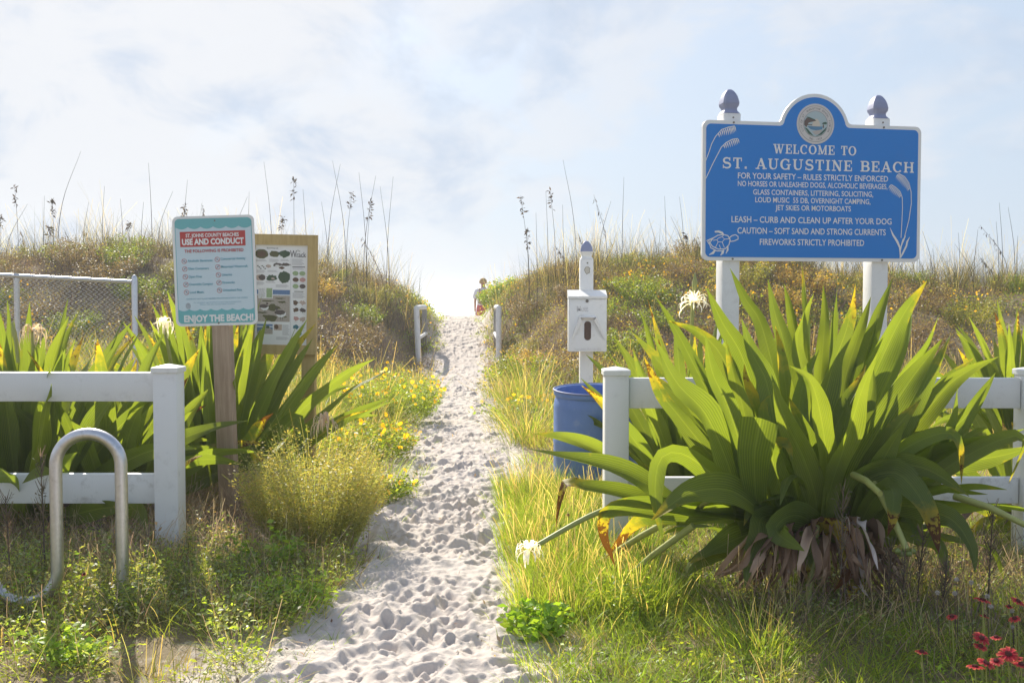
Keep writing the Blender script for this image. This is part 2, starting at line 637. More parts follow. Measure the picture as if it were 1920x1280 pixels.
def sand_mat(name, litter):
    m, nt, p, o = new_mat(name)
    co = obj_co(nt)
    n = noise(nt, co, 3.0, 8, 0.6)
    g = noise(nt, co, 420, 3, 0.7)
    c = mix(nt, n, (0.57, 0.50, 0.452), (0.67, 0.61, 0.562))
    c = mix(nt, ramp(nt, g, [(0.3, 0.35), (0.6, 0.0)]), c, (0.42, 0.355, 0.315))
    if litter:
        a = nt.nodes.new('ShaderNodeAttribute')
        a.attribute_name = 'litter'
        k = mth(nt, 'ADD', noise(nt, co, 14, 8, 0.7), mth(nt, 'MULTIPLY', a.outputs['Fac'], 0.8))
        lit = mix(nt, noise(nt, co, 60, 6, 0.7), (0.14, 0.11, 0.06), (0.34, 0.27, 0.18))
        c = mix(nt, ramp(nt, k, [(0.62, 0.0), (0.85, 1.0)]), c, lit)
    nt.links.new(c, p.inputs['Base Color'])
    p.inputs['Roughness'].default_value = 0.95
    p.inputs['Specular IOR Level'].default_value = 0.15
    h = mth(nt, 'ADD', mth(nt, 'MULTIPLY', noise(nt, co, 45, 6, 0.65), 1.0), mth(nt, 'MULTIPLY', g, 0.25))
    bump(nt, p, h, 0.55, 0.012)
    return m


M = {}
M['sand'] = sand_mat('sand', False)
M['ground'] = sand_mat('sandy ground', True)
M['lily'] = lily_mat()
M['grass'] = foliage('grass blade', 0.5, 0.45, (1.7, 1.6, 0.55))
M['scrub'] = foliage('dry scrub', 0.35, 0.8, (1.25, 1.1, 0.85), 0.15)
M['leaf'] = foliage('small leaf', 0.5, 0.45, (1.8, 1.6, 0.5))
M['petal'] = foliage('petal', 0.5, 0.5, (1.2, 1.1, 0.8), 0.2)
M['vinyl'] = plain('white vinyl', (0.80, 0.80, 0.80), 0.42, var=0.03, scale=12, dirt=(0.42, 0.40, 0.37), dirt_amt=0.35, dirt_scale=14)
M['vinyl_dirty'] = plain('dirty white vinyl', (0.78, 0.78, 0.78), 0.5, var=0.04, scale=12, dirt=(0.33, 0.31, 0.28), dirt_amt=0.75, dirt_scale=9)
M['finial'] = plain('grey blue finial', (0.27, 0.30, 0.46), 0.5, var=0.15, scale=25, dirt=(0.22, 0.24, 0.36), dirt_amt=0.6, dirt_scale=10)  # blue grey, darker than the white posts, with random mottling
M['galv'] = plain('galvanised steel', (0.62, 0.62, 0.645), 0.40, 1.0, var=0.18, scale=60, dirt=(0.25, 0.24, 0.23), dirt_amt=0.5, dirt_scale=25)
M['wire'] = plain('weathered wire', (0.58, 0.56, 0.54), 0.5, 0.2, var=0.15)
M['blue'] = plain('blue sign face', (0.008, 0.205, 0.66), 0.45, var=0.05, scale=300, dirt=(0.05, 0.2, 0.55), dirt_amt=0.25, dirt_scale=4)
M['signwhite'] = plain('white sign paint', (0.80, 0.80, 0.81), 0.5, var=0.03)
M['drum'] = plain('blue plastic drum', (0.15, 0.25, 0.56), 0.5, var=0.15, scale=8, dirt=(0.32, 0.38, 0.56), dirt_amt=0.7, dirt_scale=16, bmp=0.1)
M['postwood'] = wood('weathered post wood', (0.33, 0.23, 0.16), (0.50, 0.38, 0.28))
M['framewood'] = wood('yellow pine frame', (0.47, 0.335, 0.14), (0.60, 0.45, 0.22), stretch=(40, 40, 4))
M['greywood'] = wood('grey handrail wood', (0.36, 0.35, 0.34), (0.52, 0.50, 0.48))
M['panel'] = plain('pale blue sign field', (0.57, 0.69, 0.77), 0.5, var=0.02)
M['teal'] = plain('teal ink', (0.16, 0.46, 0.50), 0.5, var=0.04)
M['tealtext'] = plain('teal grey ink', (0.12, 0.36, 0.47), 0.5, var=0.05)
M['red'] = plain('red ink', (0.47, 0.055, 0.05), 0.5, var=0.05)
M['dark'] = plain('dark ink', (0.03, 0.03, 0.035), 0.6, var=0.1)
M['grey'] = plain('grey ink', (0.34, 0.34, 0.37), 0.6, var=0.05)
M['paper'] = plain('poster paper', (0.80, 0.80, 0.82), 0.4, var=0.02)
M['bolt'] = plain('bolt head', (0.22, 0.2, 0.18), 0.5, 0.8, var=0.2)
M['sea'] = None

# ================================================================== SETTING
def lines(*spans):
    o = []
    for a, b, s in spans:
        n = max(1, int(round((b - a) / s)))
        o += list(np.linspace(a, b, n, endpoint=False))
    o.append(spans[-1][1])
    return np.array(o)


gx = lines((-420, -60, 40), (-60, -20, 4), (-20, -7, .6), (-7, 7, .09), (7, 20, .5), (20, 60, 4), (60, 420, 40))
gy = lines((-40, -4, 4), (-4, 2.2, .6), (2.2, 12, .09), (12, 28, .12), (28, 60, 1.2), (60, 140, 10))
X, Y = np.meshgrid(gx, gy)
Z = hgt(X, Y)
dpath = np.abs(X - path_c(Y)) - path_w(Y)
Z = Z - 0.09 * (1 - sst(-0.02, 0.12, dpath)) * ((Y > 2.0) & (Y < 27.5))
ny, nx = X.shape
idx = np.arange(ny * nx).reshape(ny, nx)
F = np.stack([idx[:-1, :-1], idx[:-1, 1:], idx[1:, 1:], idx[1:, :-1]], -1).reshape(-1, 4)
lit = sst(0.05, 0.5, dpath)
lit = lit * (1 - 0.55 * (X > 5.2) * sst(12.5, 14.5, Y) * sst(0.42, 0.6, vnoise(X, Y, 1.1, 9)))
lit = lit * (1 - 0.5 * (1 - sst(3.35, 3.95, Y)) * (X < 0))
lit = lit * (1 - sst(26, 30, Y))
gr = np_mesh('ground', np.stack([X, Y, Z], -1), F, M['ground'], extra={'litter': lit.ravel()})
tag(gr, 'sandy ground and dunes under the plants', kind='structure')

# the trodden path: a fine sheet with footprints
rows = [2.1]
while rows[-1] < 27.2: rows.append(rows[-1] * 1.0021)
py_ = np.array(rows)
ncol = 190
t = np.linspace(-1, 1, ncol)
PY = np.repeat(py_[:, None], ncol, 1)
hw = path_w(py_)[:, None] + 0.26
PX = path_c(py_)[:, None] + t[None, :] * hw
edge = np.abs(PX - path_c(PY)) - path_w(PY)
H = np.zeros_like(PX)
rg = np.random.default_rng(5)


def stamp(cx, cy, a, b, ang, depth, rim):
    i0, i1 = np.searchsorted(py_, [cy - a * 2, cy + a * 2])
    if i1 <= i0: return
    xs, ys = PX[i0:i1] - cx, PY[i0:i1] - cy
    ca, sa = math.cos(ang), math.sin(ang)
    u, v = (xs * ca + ys * sa) / a, (-xs * sa + ys * ca) / b
    r2 = u * u + v * v
    rr_ = np.sqrt(r2)
    pit = -depth * (1 - sst(.62, 1.12, rr_)) * (1 + .45 * u)
    ridge = rim * np.exp(-((rr_ - 1.25) / 0.28) ** 2) * (1 + 0.9 * u + .5 * v)
    H[i0:i1] = H[i0:i1] * (1 - 0.55 * np.exp(-r2 * 1.6)) + pit + ridge


for k in range(2700):
    cy = 2.2 + 24.5 * rg.random() ** 1.15
    w_ = float(path_w(cy))
    cx = float(path_c(cy)) + (rg.random() * 2 - 1) * (w_ + 0.08)
    s_ = 0.8 + 0.4 * rg.random()
    s_ *= rg.choice([.5, .7, .95, 1.15])
    stamp(cx, cy, 0.10 * s_, 0.05 * s_, R(90 + rg.normal(0, 30)), rg.uniform(.005, .019), rg.uniform(.002, .007))
for k in range(5200):
    cy = 2.2 + 14 * rg.random() ** 1.4
    cx = float(path_c(cy)) + (rg.random() * 2 - 1) * (float(path_w(cy)) + .1)
    s_ = rg.uniform(.010, .028)
    stamp(cx, cy, s_, s_ * rg.uniform(.6, 1), rg.random() * 3, -rg.uniform(.002, .008) if rg.random() < .6 else rg.uniform(.002, .006), 0)
for sc, am, sd in ((.21, .013, 21), (.09, .009, 22), (.042, .006, 23), (.021, .004, 24)):
    H += (vnoise(PX + 7, PY, sc, sd) - .5) * am * 2
H = np.clip(H * (.45 + .8 * vnoise(PX + 3, PY, .55, 41)), -0.055, 0.06)
PZ = hgt(PX, PY) + 0.015 + H * (1 - 0.7 * sst(-0.02, 0.2, edge)) - 0.13 * sst(0.03, 0.26, edge)
idx = np.arange(PX.size).reshape(PX.shape)
F = np.stack([idx[:-1, :-1], idx[:-1, 1:], idx[1:, 1:], idx[1:, :-1]], -1).reshape(-1, 4)
pa = np_mesh('sand_path', np.stack([PX, PY, PZ], -1), F, M['sand'])
tag(pa, 'pale sand path full of footprints leading over the dune', kind='structure')

m, nt, p, o = new_mat('sea water')
co = obj_co(nt, (0.02, 0.12, 1))
nt.links.new(mix(nt, noise(nt, co, 1.0, 6), (0.28, 0.42, 0.46), (0.50, 0.60, 0.62)), p.inputs['Base Color'])
p.inputs['Roughness'].default_value = 0.35
bump(nt, p, noise(nt, co, 6.0, 5), 0.4, 0.3)
mb = MB().add([(-9000, 60, -2.45), (9000, 60, -2.45), (9000, 26000, -2.45), (-9000, 26000, -2.45)], [(0, 1, 2, 3)])
tag(mb.build('sea', m), 'pale sea beyond the dune gap', kind='structure')


# ================================================================== FENCES
def vinyl_post(mb, x, y, ztop, w=.112, zbot=-.35):
    h = w / 2
    mb.box(x - h, x + h, y - h, y + h, zbot, ztop - .03, .006)


def vinyl_cap(mb, x, y, ztop, w=.112):
    h = w / 2 + .007
    mb.square_lathe([(h, ztop - .034), (h, ztop - .012), (h - .004, ztop - .009), (.004, ztop + .004)], (x, y, 0), .06)


def rail_fence(name, label, xs, y, ztop, rails, dirty_low=False):
    root = thing(name, label, 'fence', (xs[0], y, 0), group='white two rail fence sections')
    for k, x in enumerate(xs):
        mb = MB()
        vinyl_post(mb, x - xs[0], 0, ztop)
        o = mb.build('post', M['vinyl'], root, 40)
        mb = MB()
        vinyl_cap(mb, x - xs[0], 0, ztop)
        mb.build('post_cap', M['vinyl'], o, 40)
    for j in range(len(xs) - 1):
        a, b = sorted((xs[j] - xs[0], xs[j + 1] - xs[0]))
        for k, (z0, z1) in enumerate(rails):
            mb = MB()
            mb.box(a + .06, b - .06, -.02, .02, z0, z1, .005)
            mb.build('rail', M['vinyl_dirty'] if (dirty_low and k == 1) else M['vinyl'], root, 40)
    return root


rail_fence('rail_fence', 'white two rail vinyl fence behind the steel bike rack', [-1.607, -4.05, -6.49], 4.65, .912, [(.741, .878), (.262, .402)], True)
rail_fence('rail_fence', 'white two rail vinyl fence behind the largest strap leaf plant', [.486, 2.432, 4.87], 4.65, .900, [(.709, .851), (.262, .385)], True)

# chain link fence
A_, B_ = Vector((-960 / FPX * 10.3 - 1.6, 10.15, 0)), Vector((P(253, 600, 11.3).x, 11.3, 0))
zA, zB = 1.57, 1.49
cf = thing('chain_link_fence', 'grey chain link fence with pipe posts in front of the dune scrub', 'fence', B_)
dirv = (B_ - A_)
Lf = dirv.length
du = dirv / Lf
mb = MB().tube([Vector((0, 0, -.1)), Vector((0, 0, zB - .02)), Vector((0, 0, zB + .01)), Vector((0, 0, zB + .03))], [.033, .033, .026, .008], 12)
mb.build('post', M['galv'], cf, 50)
pm = A_ + du * (Lf - 1.21)
zm = zA + (zB - zA) * ((Lf - 1.21) / Lf)
mb = MB().tube([pm - B_ + Vector((0, .03, -.1)), pm - B_ + Vector((0, .03, zm))], .03, 12)
mb.build('post', M['galv'], cf, 50)
mb = MB().tube([A_ - B_ + Vector((0, 0, zA)), Vector((-.04 * du.x, 0, zB - .05))], .022, 12)
mb.build('top_rail', M['galv'], cf, 50)
mb = MB()
cell = .055
nw = int(Lf / cell)
nv = int(1.5 / cell)
for i in range(nw):
    pts = []
    for j in range(nv * 2 + 1):
        s_ = (i + (j % 2) * (1.0) + .06 * (1 if j % 2 == 0 else -1)) * cell
        sgn = 1 if (j % 2) else -1
        zt = zA + (zB - zA) * (s_ / Lf) - .04
        q = A_ + du * s_ - B_
        pts.append((q.x, q.y + sgn * .004, zt - j * cell / 2))
    # plain three sided wire
    v, f = [], []
    for k, q in enumerate(pts):
        for a in range(3):
            an = 2 * math.pi * a / 3
            v.append((q[0] + .0052 * math.cos(an), q[1] + .0052 * math.sin(an), q[2]))
    for k in range(len(pts) - 1):
        for a in range(3):
            b = (a + 1) % 3
            f.append((k * 3 + a, k * 3 + b, k * 3 + 3 + b, k * 3 + 3 + a))
    mb.add(v, f)
mb.build('wire_mesh', M['wire'], cf)

# ================================================================== BIKE RACK
rk = thing('bike_rack', 'galvanised steel wave bike rack in front of the white fence', 'bike rack', (-1.532, 3.88, 0))
rp, rr = .0240, .1225
pts = [(0, 0, -.2), (0, 0, .02), (0, 0, .3), (0, 0, .5)]
pts += [(-rr + rr * math.cos(R(a)), 0, .5675 + rr * math.sin(R(a))) for a in range(0, 181, 9)]
pts += [(-2 * rr, 0, .5), (-2 * rr, 0, .35), (-2 * rr, 0, .22)]
pts += [(-3 * rr + rr * math.cos(R(a)), 0, .156 + rr * math.sin(R(a))) for a in range(0, -181, -9)]
pts += [(-4 * rr, 0, .3), (-4 * rr, 0, .5)]
pts += [(-5 * rr + rr * math.cos(R(a)), 0, .5675 + rr * math.sin(R(a))) for a in range(0, 181, 9)]
pts += [(-6 * rr, 0, .5), (-6 * rr, 0, .2), (-6 * rr, 0, -.2)]
mb = MB().tube([(x * 1.0 - .02 * (x / rr) * 0, y + .10 * x, z) for x, y, z in pts], rp, 16)
mb.build('wave_pipe', M['galv'], rk, 60)

# ================================================================== FINIAL POSTS
def gothic_post(parent, x, y, z0, zs, w, ztop, mat=None, dome_only=True):
    """square post up to zs with a pointed bulb finial up to ztop"""
    h = w / 2
    mb = MB().box(x - h, x + h, y - h, y + h, z0, zs, .006)
    po = mb.build('post', mat or M['vinyl'], parent, 40)
    t = ztop - zs
    prof = [(h, 0), (h * .96, .03 * t), (h * .76, .12 * t), (h * .72, .19 * t), (h * .76, .25 * t), (h * .90, .33 * t), (h * .92, .41 * t), (h * .90, .52 * t), (h * .79, .68 * t), (h * .63, .81 * t), (h * .42, .92 * t), (h * .22, .98 * t), (.004, 1.0 * t)]
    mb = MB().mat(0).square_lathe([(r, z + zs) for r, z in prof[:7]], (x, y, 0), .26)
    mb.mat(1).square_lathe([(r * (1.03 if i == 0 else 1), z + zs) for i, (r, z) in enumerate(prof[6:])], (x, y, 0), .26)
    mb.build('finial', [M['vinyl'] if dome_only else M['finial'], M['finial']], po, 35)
    mb = MB()
    mb.tube([(x + h * .1, y - h - .003, zs - .03), (x + h * .1, y - h + .002, zs - .03)], .006, 10)
    mb.build('bolt', M['bolt'], po)
    return po


# ================================================================== BLUE WELCOME SIGN
ws = thing('welcome_sign', 'big blue sign with white capitals and round emblem above the strap leaf plants', 'sign', (2.0235, 6.715, 0), (0, 0, math.atan2(.27, 1.545)))
ZB, SW, SH = 1.480, 1.568, .92


def sx(px): return (px - 1519) / 407 * SW


def sz(px, py):
    a = (px - 1316) / 407
    top, bot = 228 + 12 * a, 488 + 4 * a
    return ZB + SH * (bot - py) / (bot - top)


def sign_outline(inset):
    hx, r = SW / 2 - inset, .045 - inset * .5
    z0, z1 = ZB + inset, ZB + SH - inset
    cx, cz, ra = 0.004, ZB + .866, .25 - inset
    o = []
    for k in range(7):
        a = R(180 + 15 * k)
        o.append((-hx + r + r * math.cos(a), z0 + r + r * math.sin(a)))
    for k in range(7):
        a = R(270 + 15 * k)
        o.append((hx - r + r * math.cos(a), z0 + r + r * math.sin(a)))
    for k in range(7):
        a = R(15 * k)
        o.append((hx - r + r * math.cos(a), z1 - r + r * math.sin(a)))
    a0 = math.degrees(math.asin((z1 - cz) / ra)) + 5
    o.append((cx + ra * math.cos(R(a0)) + .028, z1))
    o.append((cx + ra * math.cos(R(a0)) + .010, z1 + .006))
    for k in range(33):
        a = a0 + (180 - 2 * a0) * k / 32
        o.append((cx + ra * math.cos(R(a)), cz + ra * math.sin(R(a))))
    o.append((cx - ra * math.cos(R(a0)) - .010, z1 + .006))
    o.append((cx - ra * math.cos(R(a0)) - .028, z1))
    for k in range(7):
        a = R(90 + 15 * k)
        o.append((-hx + r + r * math.cos(a), z1 - r + r * math.sin(a)))
    return o


MB().prism(sign_outline(0), 0, .022).build('sign_border', M['signwhite'], ws)
MB().prism(sign_outline(.024), -.003, .0005).build('sign_panel', M['blue'], ws)
yt = -.0045
mb = MB()
slab_text(mb, 'WELCOME TO', sx(1443), sx(1598), sz(1520, 283), .062, yt)
mb.build('lettering', M['signwhite'], ws)
mb = MB()
slab_text(mb, 'ST. AUGUSTINE BEACH', sx(1350), sx(1709), sz(1530, 311.5), .071, yt)
mb.build('lettering', M['signwhite'], ws)
for s_, a, b, yy, cap in (
        ('FOR YOUR SAFETY \u2013 RULES STRICTLY ENFORCED', 1379, 1659, 333.5, .040),
        ('NO HORSES OR UNLEASHED DOGS, ALCOHOLIC BEVERAGES,', 1379, 1658, 348, .036),
        ('GLASS CONTAINERS, LITTERING, SOLICITING,', 1407, 1631, 363, .036),
        ('LOUD MUSIC  55 DB, OVERNIGHT CAMPING,', 1411, 1626, 377, .036),
        ('JET SKIES OR MOTORBOATS', 1448, 1589, 391, .036),
        ('LEASH \u2013 CURB AND CLEAN UP AFTER YOUR DOG', 1368, 1667, 413.5, .042),
        ('CAUTION \u2013 SOFT SAND AND STRONG CURRENTS', 1379, 1656, 434, .042),
        ('FIREWORKS STRICTLY PROHIBITED', 1420, 1615, 454.5, .042)):
    mb = MB()
    put_text(mb, s_, sx(a), sx(b), sz((a + b) / 2, yy), cap, yt, .012)
    mb.build('lettering', M['signwhite'], ws)


def z2(q):
    """sign drawing coordinates measured on an enlargement"""
    px, py = 1290 + q[0] / 3.657, 150 + q[1] / 3.657
    return sx(px), sz(px, py)


mb = MB()
lay = [0]


def rib(pts, ws_):
    lay[0] = (lay[0] + 1) % 12
    pts = [z2(q) for q in pts]
    if isinstance(ws_, (list, tuple)): ws_ = [w_ * .00105 for w_ in ws_]
    else: ws_ = ws_ * .00105
    mb.ribbon(pts, ws_, yt - lay[0] * .0001)


def plume(stem, n, length, dx, dy):
    """a drawn sea oat: a curved stem with drooping spikelets"""
    rib(stem, 5)
    for k in range(n):
        a = k / (n - 1)
        i = a * (len(stem) - 1) * .42
        j = int(i)
        fr = i - j
        q = (stem[j][0] * (1 - fr) + stem[min(j + 1, len(stem) - 1)][0] * fr, stem[j][1] * (1 - fr) + stem[min(j + 1, len(stem) - 1)][1] * fr)
        ll = length * (.55 + .6 * math.sin(math.pi * (.15 + .8 * a)))
        rib([q, (q[0] + dx * ll * .5, q[1] + dy * ll * .35), (q[0] + dx * ll, q[1] + dy * ll)], [3, 8, 1])


plume([(300, 328), (262, 335), (215, 352), (175, 400), (150, 450), (135, 500), (108, 575)], 11, 46, .25, .95)
mb.build('sea_oat_drawing', M['signwhite'], ws)
mb = MB()
plume([(322, 412), (285, 418), (245, 440), (215, 470), (190, 520), (160, 580), (106, 700)], 9, 42, .3, .9)
mb.build('sea_oat_drawing', M['signwhite'], ws)
mb = MB()
plume([(1425, 648), (1465, 668), (1495, 710), (1512, 770), (1515, 850), (1500, 960), (1470, 1080)], 11, 50, -.55, .75)
plume([(1372, 722), (1405, 742), (1435, 770), (1450, 810), (1453, 880), (1450, 980), (1446, 1085)], 9, 46, -.5, .75)
rib([(1366, 1012), (1388, 1062), (1420, 1110), (1438, 1150), (1444, 1210), (1438, 1225)], [1, 12, 16, 12, 10, 2])
rib([(1480, 1068), (1462, 1100), (1448, 1140), (1440, 1190)], [2, 14, 8, 6])
rib([(1508, 1078), (1490, 1110), (1484, 1140), (1460, 1190), (1444, 1222)], [2, 12, 12, 12, 4])
mb.build('sea_oat_drawing', M['signwhite'], ws)
mb = MB()
# turtle
rib([(135, 1100), (160, 1140), (200, 1160), (245, 1158), (270, 1130), (278, 1095), (262, 1068), (232, 1060), (195, 1066), (165, 1085), (140, 1120), (150, 1150), (190, 1172), (235, 1172)], 6)
for seg in ([(200, 1085), (225, 1075), (240, 1092), (225, 1112), (198, 1110), (190, 1096), (200, 1085)], [(225, 1075), (235, 1062)], [(240, 1092), (272, 1090)], [(225, 1112), (240, 1150)], [(198, 1110), (180, 1150)], [(190, 1096), (165, 1100)], [(205, 1130), (215, 1155)]):
    rib(seg, 4)
rib([(120, 1102), (150, 1092), (170, 1082)], [2, 10, 6])
rib([(122, 1100), (140, 1125)], [2, 8])
rib([(175, 1042), (200, 1040), (225, 1050), (236, 1064)], [10, 14, 14, 6])
rib([(272, 1082), (290, 1068), (312, 1062), (330, 1074), (330, 1092), (305, 1104), (280, 1108), (272, 1082)], 6)
rib([(180, 1165), (165, 1185), (140, 1198)], [10, 16, 4])
rib([(235, 1165), (228, 1185), (215, 1202)], [10, 16, 4])
rib([(262, 1135), (262, 1165), (250, 1190)], [8, 12, 3])
mb.build('turtle_drawing', M['signwhite'], ws)
# round city emblem
cxs, czs, rs_ = sx(1520.5), sz(1520.5, 235.3), .134
ms = {k: plain('emblem ' + k, c, .55, var=.06, scale=120) for k, c in dict(ring=(.62, .60, .60), ink=(.16, .15, .16), sky=(.42, .52, .56), sun=(.62, .56, .48), water=(.10, .24, .40), leaf=(.06, .13, .10), bark=(.14, .10, .09), shore=(.48, .44, .42)).items()}
keys = list(ms)
mb = MB()
C_ = lambda r, n=48: disc(cxs, czs, r, n)
mb.mat(0).prism(C_(rs_), -.006, -.003)
mb.mat(1)
for r_ in (.119, .086): mb.ribbon(C_(r_) + [C_(r_)[0]], .0022, -.0066)
y_ = -.0068
mb.mat(2).sheet(C_(.084), y_)
q = lambda a, b: (cxs + a * .084, czs + b * .084)
y_ -= .0003
mb.mat(3).sheet([q(.05 + .34 * math.cos(R(a)), -.2 + .6 * math.sin(R(a))) for a in range(0, 181, 12)], y_)
y_ -= .0003
mb.mat(4).sheet([q(-.72, -.2), q(.62, -.2), q(.55, -.42), q(.1, -.52), q(-.4, -.45)], y_)
y_ -= .0003
mb.mat(7).sheet([q(-.3, -.62), q(.1, -.5), q(.6, -.45), q(.3, -.78), q(0, -.85)], y_)
y_ -= .0003
mb.mat(6).sheet([q(-.97, .2), q(-.75, .48), q(-.2, .38), q(.05, .24), q(-.3, .16), q(-.6, .08), q(-.8, -.3), q(-.98, -.1)], y_)
y_ -= .0003
mb.mat(5).sheet([q(-.8, .56), q(-.5, .5), q(-.1, .36), q(.05, .24), q(-.3, .34), q(-.6, .42)], y_)
mb.sheet([q(.52, .0), q(.62, .12), q(.85, .18), q(.98, .1), q(.9, -.02)], y_)
mb.sheet([q(-.95, -.3), q(-.7, -.4), q(-.4, -.72), q(-.15, -.98), q(-.6, -.78)], y_)
mb.sheet([q(.95, -.2), q(.7, -.45), q(.3, -.8), q(.0, -.99), q(.5, -.84), q(.85, -.5)], y_)
mb.mat(6).sheet([q(-.75, -.06), q(-.3, -.06), q(-.3, -.12), q(-.75, -.12)], y_ - .0002)
mb.sheet([q(.6, -.1), q(.68, .02), q(.72, -.3), q(.62, -.3)], y_ - .0002)
mb.mat(1)
for word, a0, a1, sgn in (('CITY OF ST. AUGUSTINE BEACH, FLORIDA', 208, -28, 1), ('INC. 1959', 246, 294, -1)):
    for k, ch in enumerate(word):
        if ch == ' ': continue
        a = R(a0 + (a1 - a0) * k / (len(word) - 1))
        v, f = text_shape(ch, .01)
        rot = a - math.pi / 2 if sgn > 0 else a + math.pi / 2
        cz_ = .013
        wch = max(p_[0] for p_ in v)
        vv = []
        for px_, pz_ in v:
            u_, w_ = (px_ - wch / 2) * cz_, (pz_ - .5) * cz_
            vv.append((cxs + .1025 * math.cos(a) + u_ * math.cos(rot) - w_ * math.sin(rot), -.0066, czs + .1025 * math.sin(a) + u_ * math.sin(rot) + w_ * math.cos(rot)))
        mb.add(vv, f)
mb.build('city_emblem', [ms[k] for k in keys], ws)
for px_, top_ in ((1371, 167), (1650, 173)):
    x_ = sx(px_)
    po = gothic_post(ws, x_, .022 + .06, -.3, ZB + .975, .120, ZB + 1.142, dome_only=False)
    for zz in (ZB + .012, ZB + SH - .012):
        MB().tube([(x_, -.004, zz), (x_, .002, zz)], .007, 10).build('bolt', M['bolt'], po)

# ================================================================== BEACH RULES SIGN
bs_c = P(403, 507.5, 5.57)
rl = thing('rules_sign', 'pale blue beach rules sign with red heading on a weathered wooden post', 'sign', (bs_c.x, 5.57, bs_c.z), (0, R(-1.6), 0))
PW, PH = .457, .612
MB().prism(rrect(-PW / 2, PW / 2, -PH / 2, PH / 2, .032), 0, .004).build('sign_border', M['signwhite'], rl)


def r1(zx, zy): return ((zx - 90) / 620 - .5) * PW, (.5 - (zy - 98) / 820) * PH


inn = .016
mb = MB().mat(0).sheet(rrect(-PW / 2 + inn, PW / 2 - inn, -PH / 2 + inn, PH / 2 - inn, .022), -.001)
mb.mat(1)
oc = rrect(-PW / 2 + inn, PW / 2 - inn, -PH / 2 + inn, PH / 2 - inn, .022)
mb.ribbon(oc + [oc[0]], .0035, -.0016)
zt, zb = PH / 2 - inn - .001, -PH / 2 + inn + .001
xl, xr = -PW / 2 + inn + .001, PW / 2 - inn - .001
nwv = 6
top = []
for k in range(nwv):
    for j in range(8):
        a = j / 8
        top.append((xl + (xr - xl) * (k + a) / nwv, zt - .055 + .012 * (abs(2 * a - 1) ** 2) * 1.0 - .012 * 0))
top.append((xr, zt - .043))
mb.sheet([(xl, zt - .02), (xl + .004, zt - .006), (xl + .02, zt), (xr - .02, zt), (xr - .004, zt - .006), (xr, zt - .02)] + top[::-1], -.002)
bot = []
for k in range(nwv + 1):
    for j in range(8):
        a = j / 8
        bot.append((xl + (xr - xl) * (k + a) / (nwv + 1), zb + .078 - .010 * (1 - abs(2 * a - 1) ** 2)))
bot.append((xr, zb + .078))
mb.sheet(bot + [(xr, zb + .02), (xr - .004, zb + .006), (xr - .02, zb), (xl + .02, zb), (xl + .004, zb + .006), (xl, zb + .02)], -.002)
mb.build('sign_panel', [M['panel'], M['teal']], rl)
a, b = r1(146, 326), r1(640, 213)
MB().sheet([a, (b[0], a[1]), b, (a[0], b[1])], -.0022).build('heading_band', M['red'], rl)
U = PH / 820


def line1(mb, s, x0, x1, zy, cap, bold=.0, y=-.0032):
    put_text(mb, s, r1(x0, 0)[0], r1(x1, 0)[0], r1(0, zy)[1], cap * U, y, bold)


mb = MB()
line1(mb, 'ST. JOHNS COUNTY BEACHES', 190, 592, 241, 27, .03)
line1(mb, 'USE AND CONDUCT', 160, 628, 288, 44, .045)
mb.build('lettering', M['signwhite'], rl)
mb = MB()
line1(mb, 'ENJOY THE BEACH!', 153, 680, 860, 50, .045)
mb.build('lettering', M['signwhite'], rl)
mb = MB()
line1(mb, 'THE FOLLOWING IS PROHIBITED', 176, 623, 357, 23, .02)
mb.build('lettering', M['red'], rl)
lay2 = 0
for r_, (y0, ya) in enumerate(((432, 425), (490, 481), (548, 540), (606, 598), (664, 656))):
    for xc, yc in ((171 + r_ * 2, y0), (422 + r_ * 2, ya)):
        mb = MB()
        c0 = r1(xc, yc)
        ring = disc(c0[0], c0[1], .0130, 20)
        mb.ribbon(ring + [ring[0]], .0021, -.0026)
        k = .0092
        mb.ribbon([(c0[0] - k, c0[1] - k), (c0[0] + k, c0[1] + k)] if r_ % 2 else [(c0[0] - k, c0[1] + k * .9), (c0[0] + k, c0[1] - k * .9)], .0018, -.0028)
        mb.build('prohibition_symbol', M['red'], rl)
for s_, x0, x1, zy in (('Alcoholic Beverages', 197, 386, 429), ('Glass Containers', 198, 355, 487), ('Open Fires', 200, 300, 547), ('Overnight Camping', 203, 382, 604), ('Loud Music', 205, 312, 663), ('Commercial Activity', 448, 636, 420), ('Motorized Watercraft', 450, 650, 479), ('Littering', 453, 530, 539), ('Fireworks', 455, 547, 597), ('Unleashed Pets', 457, 600, 654)):
    mb = MB()
    line1(mb, s_, x0, x1, zy, 18, .02)
    mb.build('lettering', M['tealtext'], rl)
mb = MB()
line1(mb, 'PLEASE DO NOT PLACE INJURED WILDLIFE BACK INTO THE OCEAN', 178, 640, 714, 9, .01)
mb.build('lettering', M['tealtext'], rl)
mb = MB()
line1(mb, 'For info please regarding Beach Access, Rules and Regulations', 232, 590, 742, 8, .0)
line1(mb, 'Please visit the county beach website', 280, 540, 757, 8, .0)
mb.build('lettering', M['tealtext'], rl)
for r_, (y0, ya) in enumerate(((432, 425), (490, 481), (548, 540), (606, 598), (664, 656))):
    for xc, yc in ((171 + r_ * 2, y0), (422 + r_ * 2, ya)):
        c0 = r1(xc, yc)
        mb = MB()
        mb.ribbon([(c0[0] - .004, c0[1] - .004 + .002 * r_), (c0[0] + .001, c0[1] + .005), (c0[0] + .004, c0[1] - .003)], [.003, .005, .002], -.0024)
        mb.build('symbol_figure', M['tealtext'], rl)
mb = MB()
c0 = r1(188, 766)
for k, r_ in enumerate((.016, .012, .007)):
    ring = disc(c0[0], c0[1], r_ * .8, 20, r_)
    mb.ribbon(ring + [ring[0]], .0016, -.0026)
